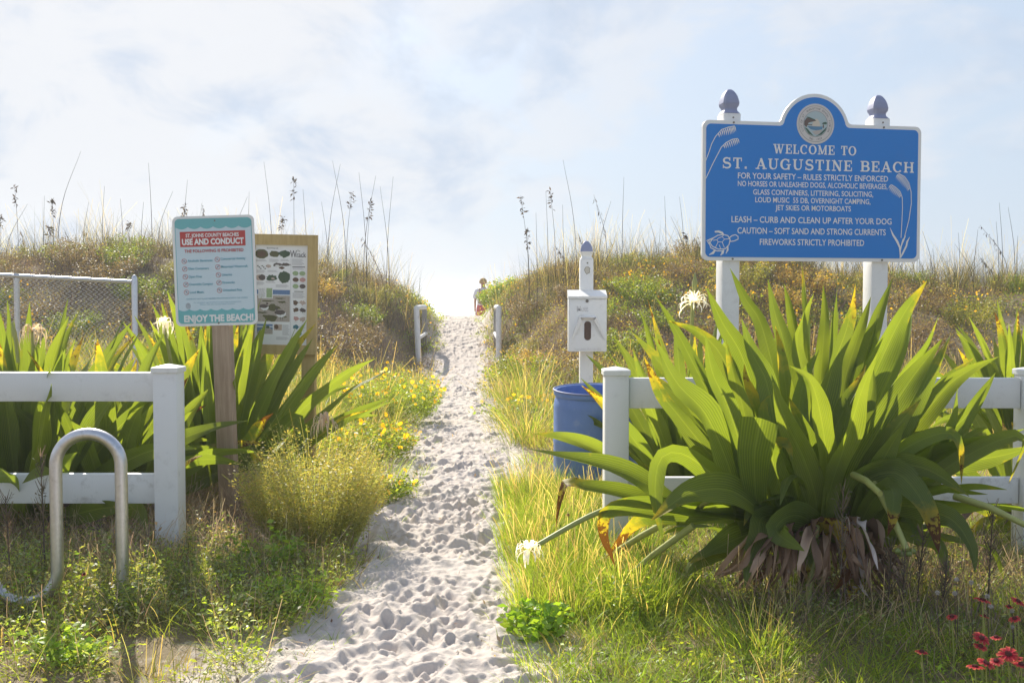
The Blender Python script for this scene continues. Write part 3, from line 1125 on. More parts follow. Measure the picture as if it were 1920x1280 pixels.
mb.ribbon([(c0[0], c0[1] - .008), (c0[0], c0[1] + .016)], .002, -.0029)
mb.build('county_emblem', M['grey'], rl)
mb = MB()
for zz in (.278, -.292):
    mb.tube([(.01, -.003, zz), (.01, 0, zz)], .005, 8)
mb.build('bolt', M['bolt'], rl)
mb = MB()
zb_ = -(bs_c.z) - .25
mb.box(.016 - .0475, .016 + .0475, .0045, .0945, zb_, PH / 2 - .04, .004)
mb.build('post', M['postwood'], rl, 40)

# ================================================================== INFORMATION BOARD
bc = P(527.5, 552, 7.0)
ib = thing('information_board', 'pine framed nature poster about beach wrack standing behind the rules sign', 'notice board', (bc.x, 7.0, bc.z), (0, R(1.2), 0))
FW, FH, FM = .500, .838, .066
mb = MB()
mb.prism([(-FW / 2, FH / 2), (FW / 2, FH / 2), (FW / 2 - FM, FH / 2 - FM * 1.1), (-FW / 2 + FM, FH / 2 - FM * 1.1)], -.02, .02)
mb.prism([(FW / 2, FH / 2), (FW / 2, -FH / 2), (FW / 2 - FM, -FH / 2 + FM), (FW / 2 - FM, FH / 2 - FM * 1.1)], -.0205, .02)
mb.prism([(FW / 2, -FH / 2), (-FW / 2, -FH / 2), (-FW / 2 + FM, -FH / 2 + FM), (FW / 2 - FM, -FH / 2 + FM)], -.02, .02)
mb.prism([(-FW / 2, -FH / 2), (-FW / 2, FH / 2), (-FW / 2 + FM, FH / 2 - FM * 1.1), (-FW / 2 + FM, -FH / 2 + FM)], -.0205, .02)
mb.build('frame', M['framewood'], ib)
PX0, PX1, PZ0, PZ1 = -FW / 2 + FM, FW / 2 - FM, -FH / 2 + FM, FH / 2 - FM * 1.1
MB().box(PX0, PX1, 0, .012, PZ0, PZ1).build('poster', M['paper'], ib)


def r2(zx, zy): return PX0 + (zx - 716) / 397 * (PX1 - PX0), PZ1 - (zy - 318) / 752 * (PZ1 - PZ0)


pc = {k: plain('poster ' + k, c, .5, var=.35, scale=90) for k, c in dict(ink=(.06, .06, .07), text=(.42, .42, .45), olive=(.10, .10, .04), moss=(.05, .09, .05), brown=(.12, .07, .045), sandc=(.40, .35, .31), sea=(.11, .20, .38), foam=(.62, .64, .68), shell=(.48, .38, .33), green=(.30, .40, .22), pink=(.50, .28, .26), teal=(.03, .16, .22), bird=(.10, .08, .075), white=(.74, .74, .76)).items()}
pk = list(pc)
mb = MB()
lev = [0]


def yy_():
    lev[0] = (lev[0] + 1) % 40
    return -.0008 - lev[0] * .00004


def blob(col, zx, zy, rx, ry, seed=0, n=18, rough=.18):
    rgb = np.random.default_rng(seed + int(zx * 7 + zy))
    o = []
    for k in range(n):
        a = 2 * math.pi * k / n
        q_ = 1 + (rgb.random() - .5) * 2 * rough
        o.append(r2(zx + rx * q_ * math.cos(a), zy - ry * q_ * math.sin(a)))
    mb.mat(pk.index(col)).sheet(o, yy_())


def rect(col, x0, y0, x1, y1):
    a, b = r2(x0, y1), r2(x1, y0)
    mb.mat(pk.index(col)).sheet([a, (b[0], a[1]), b, (a[0], b[1])], yy_())


def para(x0, y0, x1, y1, step=8):
    yv = y0
    k = 0
    while yv < y1:
        k += 1
        rect('text', x0, yv, x1 - ((k * 37) % 23) * (x1 - x0) / 90, yv + step * .42)
        yv += step


# photograph on the poster: beach, sea and two shore birds
rect('sandc', 722, 656, 980, 896)
rect('sea', 722, 657, 979, 697)
rect('foam', 722, 690, 979, 700)
for zx, zy, rx, ry in ((810, 742, 45, 6), (900, 720, 38, 5), (920, 748, 30, 9), (850, 790, 60, 22), (830, 868, 52, 26), (925, 860, 40, 6), (770, 830, 36, 6)):
    blob('olive', zx, zy, rx, ry, 1, 18, .3)
for zx, zy, s_ in ((790, 785, 1.0), (915, 830, 1.25)):
    blob('white', zx, zy + 6, 30 * s_, 22 * s_, 2, 18, .05)
    blob('bird', zx - 8 * s_, zy - 4, 32 * s_, 15 * s_, 2, 18, .08)
    blob('bird', zx + (18 if s_ == 1 else -28) * s_, zy - 24 * s_, 9 * s_, 8 * s_, 3, 14, .04)
    for dx in (-4, 7): rect('ink', zx + dx * s_, zy + 24 * s_, zx + dx * s_ + 3, zy + 42 * s_)
rect('white', 740, 640, 850, 722)
rect('green', 802, 645, 845, 716)
para(745, 650, 796, 716, 9)
blob('olive', 762, 388, 50, 36, 4, 24, .05)
blob('brown', 762, 388, 34, 22, 4, 20, .2)
blob('olive', 860, 388, 40, 24, 5)
blob('moss', 935, 385, 42, 27, 6)
for k in range(7): blob('ink', 735 + k * 11, 478 + (k % 3) * 10, 7, 4, k)
blob('shell', 815, 480, 18, 12, 7)
blob('bird', 880, 468, 34, 14, 8, 18, .25)
blob('bird', 945, 465, 36, 12, 9, 18, .25)
blob('brown', 915, 490, 22, 10, 9)
blob('white', 880, 474, 18, 6, 8)
blob('shell', 748, 566, 30, 22, 10, 20, .08)
blob('bird', 768, 564, 26, 22, 11, 20, .1)
blob('moss', 840, 568, 40, 22, 12, 22, .2)
blob('shell', 850, 572, 14, 8, 12)
blob('moss', 935, 560, 44, 46, 13, 30, .1)
para(722, 432, 806, 448, 8)
para(820, 426, 900, 444, 8)
para(905, 426, 974, 440, 8)
para(724, 510, 796, 534, 8)
para(808, 510, 888, 526, 8)
para(724, 600, 790, 622, 8)
para(796, 592, 872, 604, 8)
para(872, 618, 976, 640, 8)
rect('sea', 734, 916, 852, 990)
rect('foam', 734, 930, 852, 940)
mb.mat(pk.index('sandc')).sheet([r2(734, 990), r2(852, 990), r2(852, 960), r2(815, 930), r2(795, 934), r2(736, 975)], yy_())
blob('moss', 815, 938, 14, 10, 14)
rect('shell', 862, 916, 922, 960)
blob('brown', 880, 935, 16, 18, 15)
para(926, 920, 980, 998, 8)
para(880, 1012, 980, 1032, 8)
rect('text', 984, 420, 986, 1060)
para(992, 422, 1086, 468, 8)
rect('ink', 996, 478, 1092, 484)
para(998, 490, 1090, 504, 7)
for k, (cl, zx, zy) in enumerate((('green', 1020, 529), ('green', 1072, 529), ('brown', 1022, 577), ('pink', 1074, 577), ('green', 1022, 626), ('bird', 1074, 626))):
    blob(cl, zx, zy, 23, 17, k, 20, .03)
    rect('text', zx - 18, zy + 21, zx + 18, zy + 23)
rect('ink', 1012, 663, 1082, 668)
para(1000, 676, 1096, 714, 7)
for k, (cl, zx, zy) in enumerate((('brown', 1024, 748), ('shell', 1076, 750), ('brown', 1026, 804), ('bird', 1078, 806), ('pink', 1028, 870), ('shell', 1078, 874), ('teal', 1030, 932), ('foam', 1076, 932))):
    blob(cl, zx, zy, 21, 17, k + 40, 16, .35)
    rect('text', zx - 16, zy + 27, zx + 16, zy + 29)
blob('teal', 1055, 982, 17, 17, 50, 24, .0)
blob('foam', 1055, 980, 9, 8, 51, 12, .3)
rect('ink', 1008, 1012, 1106, 1016)
para(1024, 1022, 1096, 1048, 6)
mb.mat(0)


def line2(s, x0, x1, zy, cap, bold=0.0):
    k = (PZ1 - PZ0) / 752
    put_text(mb, s, r2(x0, 0)[0], r2(x1, 0)[0], r2(0, zy)[1], cap * k, -.0026, bold)


line2('W', 978, 1028, 382, 56, .0)
line2('rack', 1028, 1098, 386, 40, .0)
line2('The', 1030, 1054, 360, 13, .0)
line2('COMMUNITY', 1020, 1098, 405, 9, .0)
line2('Beach Wrack Life', 802, 888, 343, 11, .0)
mb.build('poster_print', [pc[k] for k in pk], ib)
for x_ in (FW / 2 - .06, -FW / 2 + .06):
    MB().box(x_ - .047, x_ + .047, .0205, .105, -bc.z - .3, FH / 2 - .1, .004).build('post', M['framewood'], ib, 40)

# ================================================================== BLUE DRUM
dr = thing('plastic_drum', 'open blue plastic drum used as a bin behind the white fence post', 'bin', (P(1117, 700, 6.5).x, 6.5, 0), (R(3.2), 0, 0))
r = .276
prof = [(r * .96, -.24), (r, -.2), (r, .0), (r * 1.012, .015), (r * 1.012, .045), (r, .06), (r, .28), (r * 1.012, .295), (r * 1.012, .325), (r, .34), (r, .535), (r * .985, .565), (r * .955, .59), (r * .95, .60), (r * .985, .605), (r * 1.0, .617), (r * 1.0, .632), (r * .985, .64), (r * .955, .64), (r * .93, .635), (r * .925, .60), (r * .96, .55), (r * .965, .3), (r * .965, -.15), (.01, -.16)]
MB().lathe(prof, 56).build('drum_body', M['drum'], dr, 50)
m_ = plain('worn drum rim', (.16, .19, .36), .5, var=.25, scale=40)
MB().tube([(r * 1.0 * math.cos(R(a)), r * 1.0 * math.sin(R(a)), .6405) for a in range(0, 361, 6)], .006, 8, False).build('drum_rim', m_, dr, 60)

# ================================================================== DOG BAG DISPENSER
dc = P(1100, 600, 7.8)
dd = thing('bag_dispenser', 'white metal dog bag dispenser box on a white finial post behind the blue drum', 'dispenser', (dc.x, 7.8, 0))
gothic_post(dd, 0, .052, -.3, 1.2 + 82 / 239.4, .104, 1.2 + 117 / 239.4)


def z3(q): return ((1000 + q[0] / 2.725) - 1100) / 239.4, 1.2 + (568 - (430 + q[1] / 2.725)) / 239.4


x0, z1 = z3((175, 350))
x1, z0 = z3((367, 620))
MB().box(x0, x1, -.13, -.001, z0, z1, .004).build('box', M['vinyl'], dd, 40)
zl = z3((0, 312))[1]
mb = MB()
mb.add([(x0 - .003, -.142, z1 - .004), (x1 + .003, -.142, z1 - .004), (x1 + .003, -.142, z1 + .012), (x0 - .003, -.142, z1 + .012), (x0 - .003, .0, zl + .004), (x1 + .003, .0, zl + .004), (x1 + .003, 0, z1 - .002), (x0 - .003, 0, z1 - .002)],
       [(0, 1, 2, 3), (3, 2, 5, 4), (0, 3, 4, 7), (1, 6, 5, 2), (4, 5, 6, 7)])
mb.build('lid', M['vinyl'], dd)
mb = MB()
ta, tb, ba, bb = z3((230, 442)), z3((312, 442)), z3((186, 562)), z3((364, 562))
tia, tib, bia, bib = z3((243, 462)), z3((300, 462)), z3((200, 556)), z3((352, 556))
yb, yf = -.131, -.178
mb.add([(tia[0], yb, tia[1]), (tib[0], yb, tib[1]), (tb[0], yf, tb[1] - .01), (ta[0], yf, ta[1] - .01), (ta[0] + .0, yb, ta[1] + .006), (tb[0], yb, tb[1] + .006)], [(4, 5, 2, 3), (0, 3, 2, 1)])
mb.add([(ta[0], yb, ta[1] + .006), (ta[0], yf, ta[1] - .01), (tia[0], yf + .002, tia[1]), (tia[0], yb, tia[1]), (ba[0], yb - .004, ba[1]), (bia[0], yb - .004, bia[1])], [(0, 1, 4), (1, 2, 5, 4), (2, 3, 5)])
mb.add([(tb[0], yb, tb[1] + .006), (tb[0], yf, tb[1] - .01), (tib[0], yf + .002, tib[1]), (tib[0], yb, tib[1]), (bb[0], yb - .004, bb[1]), (bib[0], yb - .004, bib[1])], [(1, 0, 4), (2, 1, 4, 5), (3, 2, 5)])
mb.build('hood', M['vinyl'], dd)
sa, sb = z3((254, 467)), z3((288, 563))
mb = MB().prism(rrect(sa[0], sb[0], sb[1], sa[1], (sb[0] - sa[0]) / 2 - .0005), -.1325, -.125)
mb.build('bag_slot', plain('brown slot', (.10, .06, .045), .7, var=.4, scale=50), dd)
c_ = z3((268, 366))
mb = MB().mat(0).tube([(c_[0], -.135, c_[1]), (c_[0], -.12, c_[1])], .012, 16)
mb.mat(1).sheet([(c_[0] - .0015, c_[1] - .006), (c_[0] + .0015, c_[1] - .006), (c_[0] + .0015, c_[1] + .006), (c_[0] - .0015, c_[1] + .006)], -.1355)
mb.build('lock', [M['bolt'], M['dark']], dd)
mb = MB()
fade = plain('faded print', (.64, .63, .63), .6, var=.3, scale=70)
put_text(mb, 'Mutt', z3((216, 0))[0], z3((274, 0))[0], z3((0, 404))[1], .042, -.1312, .03)
mb.build('lettering', fade, dd)
mb = MB()
put_text(mb, 'Degradable Pick-Up Mitt', z3((203, 0))[0], z3((340, 0))[0], z3((0, 607))[1], .017, -.1312, 0)
mb.build('lettering', fade, dd)
mb = MB()
rgb = np.random.default_rng(3)
c_ = z3((275, 208))
ol = [(c_[0] + .021 * (.75 + .45 * rgb.random()) * math.cos(2 * math.pi * k / 14), c_[1] + .03 * (.75 + .4 * rgb.random()) * math.sin(2 * math.pi * k / 14)) for k in range(14)]
mb.mat(0).ribbon(ol + [ol[0]], .005, -.0012)
mb.mat(1).sheet(ol, -.0008)
mb.build('torn_patch', [plain('torn edge', (.30, .27, .22), .7), plain('bare patch', (.55, .52, .46), .7, var=.2)], dd)

# ================================================================== HANDRAILS
def handrail(label, fpx, rpx, leanx, Yf, mid_dx):
    f_ = on_ground(fpx, Yf)
    f_ = Vector(((fpx - 960) / FPX * Yf, Yf, 0.0))
    Yr = Yf + 1.5
    rr_ = Vector(((rpx - 960) / FPX * Yr, Yr, 0.0)) - f_
    root = thing('handrail', label, 'handrail', f_, group='white handrails beside the path')
    zt_ = 1.2 - 5 / FPX * Yf - .03
    sh = Matrix.Shear('XY', 4, (0, 0))
    lean = leanx * zt_
    mb = MB()
    mb.tube([(-lean, 0, -.4), (-lean * .0, 0, zt_)], .05, 12)
    mb.build('post', M['vinyl_dirty'], root, 50)
    mb = MB().box(rr_.x - .045, rr_.x + .045, rr_.y - .045, rr_.y + .045, -.1, zt_ - .05, .006)
    mb.build('post', M['greywood'], root, 40)
    mb = MB().tube([(0, -.03, zt_ - .01), (rr_.x * .5, rr_.y * .5, zt_ + .0), (rr_.x, rr_.y + .05, zt_ - .005)], .045, 12)
    mb.build('rail', M['vinyl_dirty'], root, 50)
    mb = MB().tube([(mid_dx * .3, .02, .56), (rr_.x * .6 + mid_dx, rr_.y * .6, .60), (rr_.x + mid_dx, rr_.y, .62)], .035, 10)
    mb.build('rail', M['vinyl_dirty'], root, 50)


handrail('white wooden handrail on the left of the path, behind the yellow flowers', 781, 796, -.05, 17.6, .03)
handrail('white wooden handrail on the right of the path, near the walking person', 935, 930, .0, 17.6, -.02)

# ================================================================== PERSON
def skin_mesh(name, nodes, edges, sub=2):
    me = bpy.data.meshes.new(name)
    me.from_pydata([n[0] for n in nodes], edges, [])
    ob = bpy.data.objects.new(name, me)
    COL.objects.link(ob)
    ob.modifiers.new('skin', 'SKIN')
    for i, n in enumerate(nodes):
        s = me.skin_vertices[0].data[i]
        s.radius = n[1] if isinstance(n[1], tuple) else (n[1], n[1])
    me.skin_vertices[0].data[0].use_root = True
    sd = ob.modifiers.new('sub', 'SUBSURF')
    sd.levels = sd.render_levels = sub
    dg = bpy.context.evaluated_depsgraph_get()
    new = bpy.data.meshes.new_from_object(ob.evaluated_get(dg))
    bpy.data.objects.remove(ob)
    return new


def mesh_obj(name, me, mat, parent, smooth=True):
    me.materials.clear()
    me.materials.append(mat)
    if smooth: me.polygons.foreach_set('use_smooth', [True] * len(me.polygons))
    o = bpy.data.objects.new(name, me)
    COL.objects.link(o)
    o.parent = parent
    return o


Yp = 27.9
xp = (906 - 960) / FPX * Yp
pe = thing('person', 'person in a white t-shirt with a maroon backpack walking away over the dune', 'person', (xp, Yp, 1.2 + 46 / 66.9 - 1.70), (0, 0, R(4)))
nodes = [((0, 0, .90), (.13, .09)), ((0, 0, 1.08), (.115, .08)), ((0, 0, 1.28), (.135, .09)), ((0, 0, 1.38), (.10, .075)), ((0, .01, 1.45), .052), ((0, .015, 1.51), .055), ((0, .02, 1.575), (.078, .092)), ((0, .02, 1.645), (.07, .085))]
edges = [(i, i + 1) for i in range(7)]
for sgn in (-1, 1):
    b = len(nodes)
    sw = .05 * sgn
    nodes += [((sgn * .16, 0, 1.36), .055), ((sgn * .20, .01, 1.22), .043), ((sgn * .225, -.01, 1.07), .036), ((sgn * .225, .05 + sw * .4, .93), .03), ((sgn * .225, .085 + sw * .4, .84), .024), ((sgn * .222, .10 + sw * .4, .79), (.018, .032))]
    edges += [(3, b)] + [(b + i, b + i + 1) for i in range(5)]
    h = b + 5
    for k, (fy, fl) in enumerate(((-.026, .07), (-.009, .08), (.009, .075), (.025, .06))):
        q_ = len(nodes)
        base = nodes[h][0]
        nodes += [((base[0], base[1] + fy * .9, base[2] - .04), .009), ((base[0] - sgn * .004, base[1] + fy + .004, base[2] - .04 - fl * .5), .008), ((base[0] - sgn * .014, base[1] + fy + .008, base[2] - .04 - fl), .0065)]
        edges += [(h, q_), (q_, q_ + 1), (q_ + 1, q_ + 2)]
    q_ = len(nodes)
    base = nodes[h][0]
    nodes += [((base[0] - sgn * .006, base[1] + .042, base[2] - .015), .010), ((base[0] - sgn * .012, base[1] + .055, base[2] - .05), .0075)]
    edges += [(h, q_), (q_, q_ + 1)]
    b = len(nodes)
    st = .16 * sgn
    nodes += [((sgn * .085, 0, .82), .085), ((sgn * .09, .03 + st * .4, .62), .066), ((sgn * .09, .05 + st * .7, .47), .052), ((sgn * .09, .02 + st * .9, .30), .05), ((sgn * .09, -.01 + st, .10), .034), ((sgn * .09, .0 + st, .045), .04), ((sgn * .1, .10 + st, .03), (.042, .025)), ((sgn * .1, .16 + st, .025), (.036, .02))]
    edges += [(0, b)] + [(b + i, b + i + 1) for i in range(7)]
skin_m = plain('skin', (.42, .24, .16), .55, var=.06)
body = mesh_obj('body', skin_mesh('body', nodes, edges), skin_m, pe)
mb = MB()
for sgn in (-1, 1):
    mb.lathe([(.002, -.01), (.011, -.006), (.013, 0), (.011, .006), (.002, .01)], 10, (sgn * .03, .105, 1.59))
mb.build('eyes', M['dark'], pe, 60)
mb = MB().tube([(0, .10, 1.60), (0, .122, 1.575), (0, .128, 1.56), (0, .105, 1.552)], [.006, .011, .014, .006], 8)
mb.tube([(-.024, .104, 1.525), (0, .112, 1.522), (.024, .104, 1.525)], [.003, .006, .003], 6)
for sgn in (-1, 1):
    mb.tube([(sgn * .078, .02, 1.60), (sgn * .094, .008, 1.59), (sgn * .09, .01, 1.56), (sgn * .078, .02, 1.55)], [.006, .011, .010, .005], 8)
mb.build('face_features', skin_m, pe, 60)
# hair: many curls over the skull
hv, hf = [], []
rgb = np.random.default_rng(8)
mb = MB()
for k in range(170):
    a, e = rgb.uniform(0, 2 * math.pi), rgb.uniform(-.35, 1.5)
    n_ = Vector((math.cos(a) * math.cos(e), math.sin(a) * math.cos(e), math.sin(e)))
    if n_.y > .35 and n_.z < .45: continue
    c_ = Vector((n_.x * .082, .018 + n_.y * .098, 1.605 + n_.z * .082))
    t_ = n_.orthogonal()
    t_.rotate(Matrix.Rotation(rgb.uniform(0, 6.3), 3, n_))
    mb.tube([c_ - t_ * .022, c_ + n_ * .014, c_ + t_ * .022], [.008, .016, .008], 6)
mb.build('hair', plain('fair curly hair', (.46, .32, .15), .7, var=.3, scale=60), pe, 60)


def loft(rings, n=24):
    """rings: (cx, cy, z, rx, ry)"""
    mb = MB()
    v, f = [], []
    for cx, cy, z, rx, ry in rings:
        for k in range(n):
            a = 2 * math.pi * k / n
            w_ = 1 + .03 * math.sin(5 * a + z * 21)
            v.append((cx + rx * w_ * math.cos(a), cy + ry * w_ * math.sin(a), z))
    for i in range(len(rings) - 1):
        for k in range(n):
            f.append((i * n + k, i * n + (k + 1) % n, (i + 1) * n + (k + 1) % n, (i + 1) * n + k))
    return mb.add(v, f)


mb = loft([(0, 0, .86, .175, .125), (0, 0, .95, .17, .12), (0, 0, 1.08, .165, .115), (0, 0, 1.22, .175, .118), (0, 0, 1.32, .185, .112), (0, 0, 1.385, .155, .095), (0, .005, 1.425, .095, .075), (0, .005, 1.44, .068, .064)])
for sgn in (-1, 1):
    mb.tube([(sgn * .12, 0, 1.37), (sgn * .175, .0, 1.335), (sgn * .21, .0, 1.24), (sgn * .235, -.005, 1.14)], [.07, .078, .072, .07], 16, False)
mb.build('t_shirt', plain('white cotton', (.72, .72, .78), .8, var=.05), pe, 60)
mb = loft([(0, 0, .97, .168, .118), (0, 0, .86, .185, .13), (0, 0, .79, .19, .135)])
for sgn in (-1, 1):
    st = .16 * sgn
    mb.tube([(sgn * .085, 0, .86), (sgn * .095, .015 + st * .2, .72), (sgn * .1, .04 + st * .45, .55)], [.105, .108, .10], 18, False)
mb.build('shorts', plain('red cloth', (.48, .10, .10), .8, var=.1), pe, 60)
mb = MB().box(-.13, .13, -.25, -.115, .98, 1.36, .05, seg=4)
mb.box(-.09, .09, -.29, -.245, 1.0, 1.2, .02, seg=3)
bp = mb.build('backpack', plain('maroon pack cloth', (.25, .12, .12), .7, var=.15), pe, 50)
mb = MB()
for sgn in (-1, 1):
    mb.tube([(sgn * .10, -.13, 1.33), (sgn * .115, -.06, 1.405), (sgn * .115, .03, 1.405), (sgn * .12, .115, 1.3), (sgn * .14, .11, 1.1), (sgn * .13, -.1, 1.02)], .018, 8)
mb.build('shoulder_strap', plain('olive strap', (.14, .10, .05), .8, var=.1), bp, 60)
mb = MB()
for sgn in (-1, 1):
    st = .16 * sgn
    mb.tube([(sgn * .095, -.05 + st, .04), (sgn * .095, .02 + st, .055), (sgn * .1, .11 + st, .04), (sgn * .1, .19 + st, .03)], [.035, .048, .046, .03], 12)
mb.build('shoes', plain('grey shoes', (.25, .25, .26), .7), pe, 60)

# ================================================================== PLANTS
EXC = []   # ground kept clear of loose grass: x, y, radius


def rand(n, a=0.0, b=1.0): return RNG.uniform(a, b, n)


def blades(base, h, az, lean, curl, w, col, K=4, face=None, tipw=0.05, tipcol=None):
    """curved tapering strips, all arrays of length n; returns V, F, tint"""
    base = np.asarray(base, float)
    n = len(base)
    bc = lambda a: np.broadcast_to(np.asarray(a, float), (n,))
    h, az, lean, curl, w = bc(h), bc(az), bc(lean), bc(curl), bc(w)
    t = np.linspace(0, 1, K + 1)[None, :]
    hor = h[:, None] * (lean[:, None] * t + curl[:, None] * t ** 2.2)
    norm = 1.0 / np.sqrt(1 + (lean + curl * .6) ** 2)
    zz = h[:, None] * (t * norm[:, None] * 1.08 - 0.42 * np.maximum(curl, 0)[:, None] * t ** 3)
    px = base[:, 0:1] + np.cos(az)[:, None] * hor
    py = base[:, 1:2] + np.sin(az)[:, None] * hor
    pz = base[:, 2:3] + zz
    fa = rand(n, 0, 2 * math.pi) if face is None else bc(face)
    prof = np.maximum(tipw, np.minimum(1, .55 + t * 1.8) * (1 - t ** 1.7))
    ww = w[:, None] * prof / 2
    dx, dy = np.cos(fa)[:, None] * ww, np.sin(fa)[:, None] * ww
    A = np.stack([px - dx, py - dy, pz], -1)
    B = np.stack([px + dx, py + dy, pz], -1)
    V = np.stack([A, B], 2).reshape(-1, 3)
    i = np.arange(n)[:, None] * (2 * (K + 1)) + np.arange(K)[None, :] * 2
    F = np.stack([i, i + 1, i + 3, i + 2], -1).reshape(-1, 4)
    col = np.broadcast_to(np.asarray(col, float), (n, 3))
    T = np.repeat(col[:, None, :], K + 1, 1)
    if tipcol is not None:
        k = (t ** 2)[..., None]
        T = T * (1 - k) + np.asarray(tipcol, float) * k
    T = np.repeat(T, 2, 1).reshape(-1, 3)
    return V, F, T


def leaves(c, size, col, up=0.4, asp=0.5):
    """single small folded leaves"""
    c = np.asarray(c, float)
    n = len(c)
    size = np.broadcast_to(np.asarray(size, float), (n,))
    a = rand(n, 0, 2 * math.pi)
    e = np.arcsin(np.clip(rand(n, -1, 1) * (1 - up) + up * rand(n, -.2, 1), -1, 1))
    d = np.stack([np.cos(a) * np.cos(e), np.sin(a) * np.cos(e), np.sin(e)], -1)
    s = np.stack([-np.sin(a), np.cos(a), np.zeros(n)], -1)
    nn = np.cross(d, s)
    r = rand(n, -1.2, 1.2)[:, None]
    s2 = s * np.cos(r) + nn * np.sin(r)
    n2 = np.cross(d, s2)
    L_ = size[:, None]
    p0 = c
    p1 = c + d * L_ * .5 + s2 * L_ * asp / 2 + n2 * L_ * .08
    p2 = c + d * L_
    p3 = c + d * L_ * .5 - s2 * L_ * asp / 2 + n2 * L_ * .08
    V = np.stack([p0, p1, p2, p3], 1).reshape(-1, 3)
    i = np.arange(n)[:, None] * 4
    F = i + np.array([[0, 1, 2, 3]])
    col = np.broadcast_to(np.asarray(col, float), (n, 3))
    return V, F, np.repeat(col, 4, 0)


def flowers_np(c, size, col, centre, petals=7):
    """small open flowers: petals round a centre, facing up and out"""
    c = np.asarray(c, float)
    n = len(c)
    Vs, Fs, Ts = [], [], []
    nz = rand(n, .1, .75)
    a0 = rand(n, 0, 6.28)
    nrm = np.stack([np.cos(a0), np.sin(a0) - .3, nz], -1)
    nrm /= np.linalg.norm(nrm, axis=1)[:, None]
    u = np.cross(nrm, np.array([0.3, 0.2, 1.0]))
    u /= np.linalg.norm(u, axis=1)[:, None]
    v = np.cross(nrm, u)
    size = np.broadcast_to(np.asarray(size, float), (n,))[:, None]
    off = 0
    for k in range(petals):
        a = 2 * math.pi * k / petals
        d, s = u * math.cos(a) + v * math.sin(a), -u * math.sin(a) + v * math.cos(a)
        q = np.stack([c + d * size * .08, c + d * size * .36 + s * size * .16 + nrm * size * .05, c + d * size * .5, c + d * size * .36 - s * size * .16 + nrm * size * .05], 1)
        Vs.append(q.reshape(-1, 3))
        Fs.append(np.arange(n)[:, None] * 4 + np.array([[0, 1, 2, 3]]) + off)
        Ts.append(np.repeat(np.broadcast_to(np.asarray(col, float), (n, 3)), 4, 0))
        off += 4 * n
    q = np.stack([c + (u * math.cos(a) + v * math.sin(a)) * size * .13 + nrm * size * .06 for a in (0, 1.57, 3.14, 4.71)], 1)
    Vs.append(q.reshape(-1, 3))
    Fs.append(np.arange(n)[:, None] * 4 + np.array([[0, 1, 2, 3]]) + off)
    Ts.append(np.repeat(np.broadcast_to(np.asarray(centre, float), (n, 3)), 4, 0))
    return np.concatenate(Vs), np.concatenate(Fs), np.concatenate(Ts)


class PB:
    """collects plant arrays for ONE mesh"""

    def __init__(self): self.V, self.F, self.T, self.m, self.n = [], [], [], [], 0

    def add(self, vft, mi=0):
        V, F, T = vft
        self.V.append(V)
        self.F.append(F + self.n)
        self.T.append(T)
        self.m.append(np.full(len(F), mi))
        self.n += len(V)
        return self

    def build(self, name, mats, parent=None, origin=None):
        V = np.concatenate(self.V)
        if origin is not None: V = V - np.asarray(origin)
        return np_mesh(name, V, np.concatenate(self.F), mats, np.concatenate(self.T), np.concatenate(self.m) if isinstance(mats, (list, tuple)) and len(mats) > 1 else None, parent)


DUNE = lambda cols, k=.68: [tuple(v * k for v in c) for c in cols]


def pal(n, cols, wts=None, var=.25):
    cols = np.asarray(cols, float)
    i = RNG.choice(len(cols), n, p=None if wts is None else np.asarray(wts) / np.sum(wts))
    return np.clip(cols[i] * (1 + RNG.uniform(-var, var, (n, 1))) * (1 + RNG.uniform(-.08, .08, (n, 3))), 0, 1)


def place(n, x0, x1, y0, y1, clear=0.0, dens=None):
    """random places on the ground off the path"""
    x, y = rand(n * 2, x0, x1), rand(n * 2, y0, y1)
    d = np.abs(x - path_c(y)) - path_w(y)
    k = d > clear
    for ex, ey, er in EXC: k &= (x - ex) ** 2 + (y - ey) ** 2 > er * er
    if dens is not None: k &= rand(len(x)) < dens(x, y, d)
    x, y = x[k][:n], y[k][:n]
    return np.stack([x, y, hgt(x, y)], -1)


def around(c, per, spread):
    """per points round each centre"""
    c = np.repeat(np.asarray(c, float), per, 0)
    n = len(c)
    a, r = rand(n, 0, 6.2832), np.sqrt(rand(n))
    sp = np.broadcast_to(np.asarray(spread, float), (len(c) // per,)) if np.ndim(spread) else spread
    sp = np.repeat(sp, per) if np.ndim(sp) else sp
    out = c.copy()
    out[:, 0] += np.cos(a) * r * sp
    out[:, 1] += np.sin(a) * r * sp
    out[:, 2] = hgt(out[:, 0], out[:, 1])
    return out, a, r


GREEN = [(.10, .145, .03), (.135, .18, .035), (.17, .20, .045)]
LIME = [(.17, .24, .04), (.22, .27, .05), (.13, .19, .035)]
GOLD = [(.25, .215, .09), (.21, .18, .075), (.31, .265, .13), (.17, .16, .06)]
STRAW = [(.45, .37, .22), (.36, .28, .17), (.30, .22, .14)]
BROWN = [(.115, .085, .075), (.15, .115, .105), (.09, .07, .065), (.185, .145, .135)]
YELLOW = (.80, .47, .012)


def in_view(p, m=120):
    """keep what the camera could see, with a margin for a step to the side"""
    u = p[:, 0] / np.maximum(p[:, 1], .5) * FPX
    lim = 960 + m + 1900 / np.maximum(p[:, 1], 1.5)
    return p[np.abs(u) < lim]


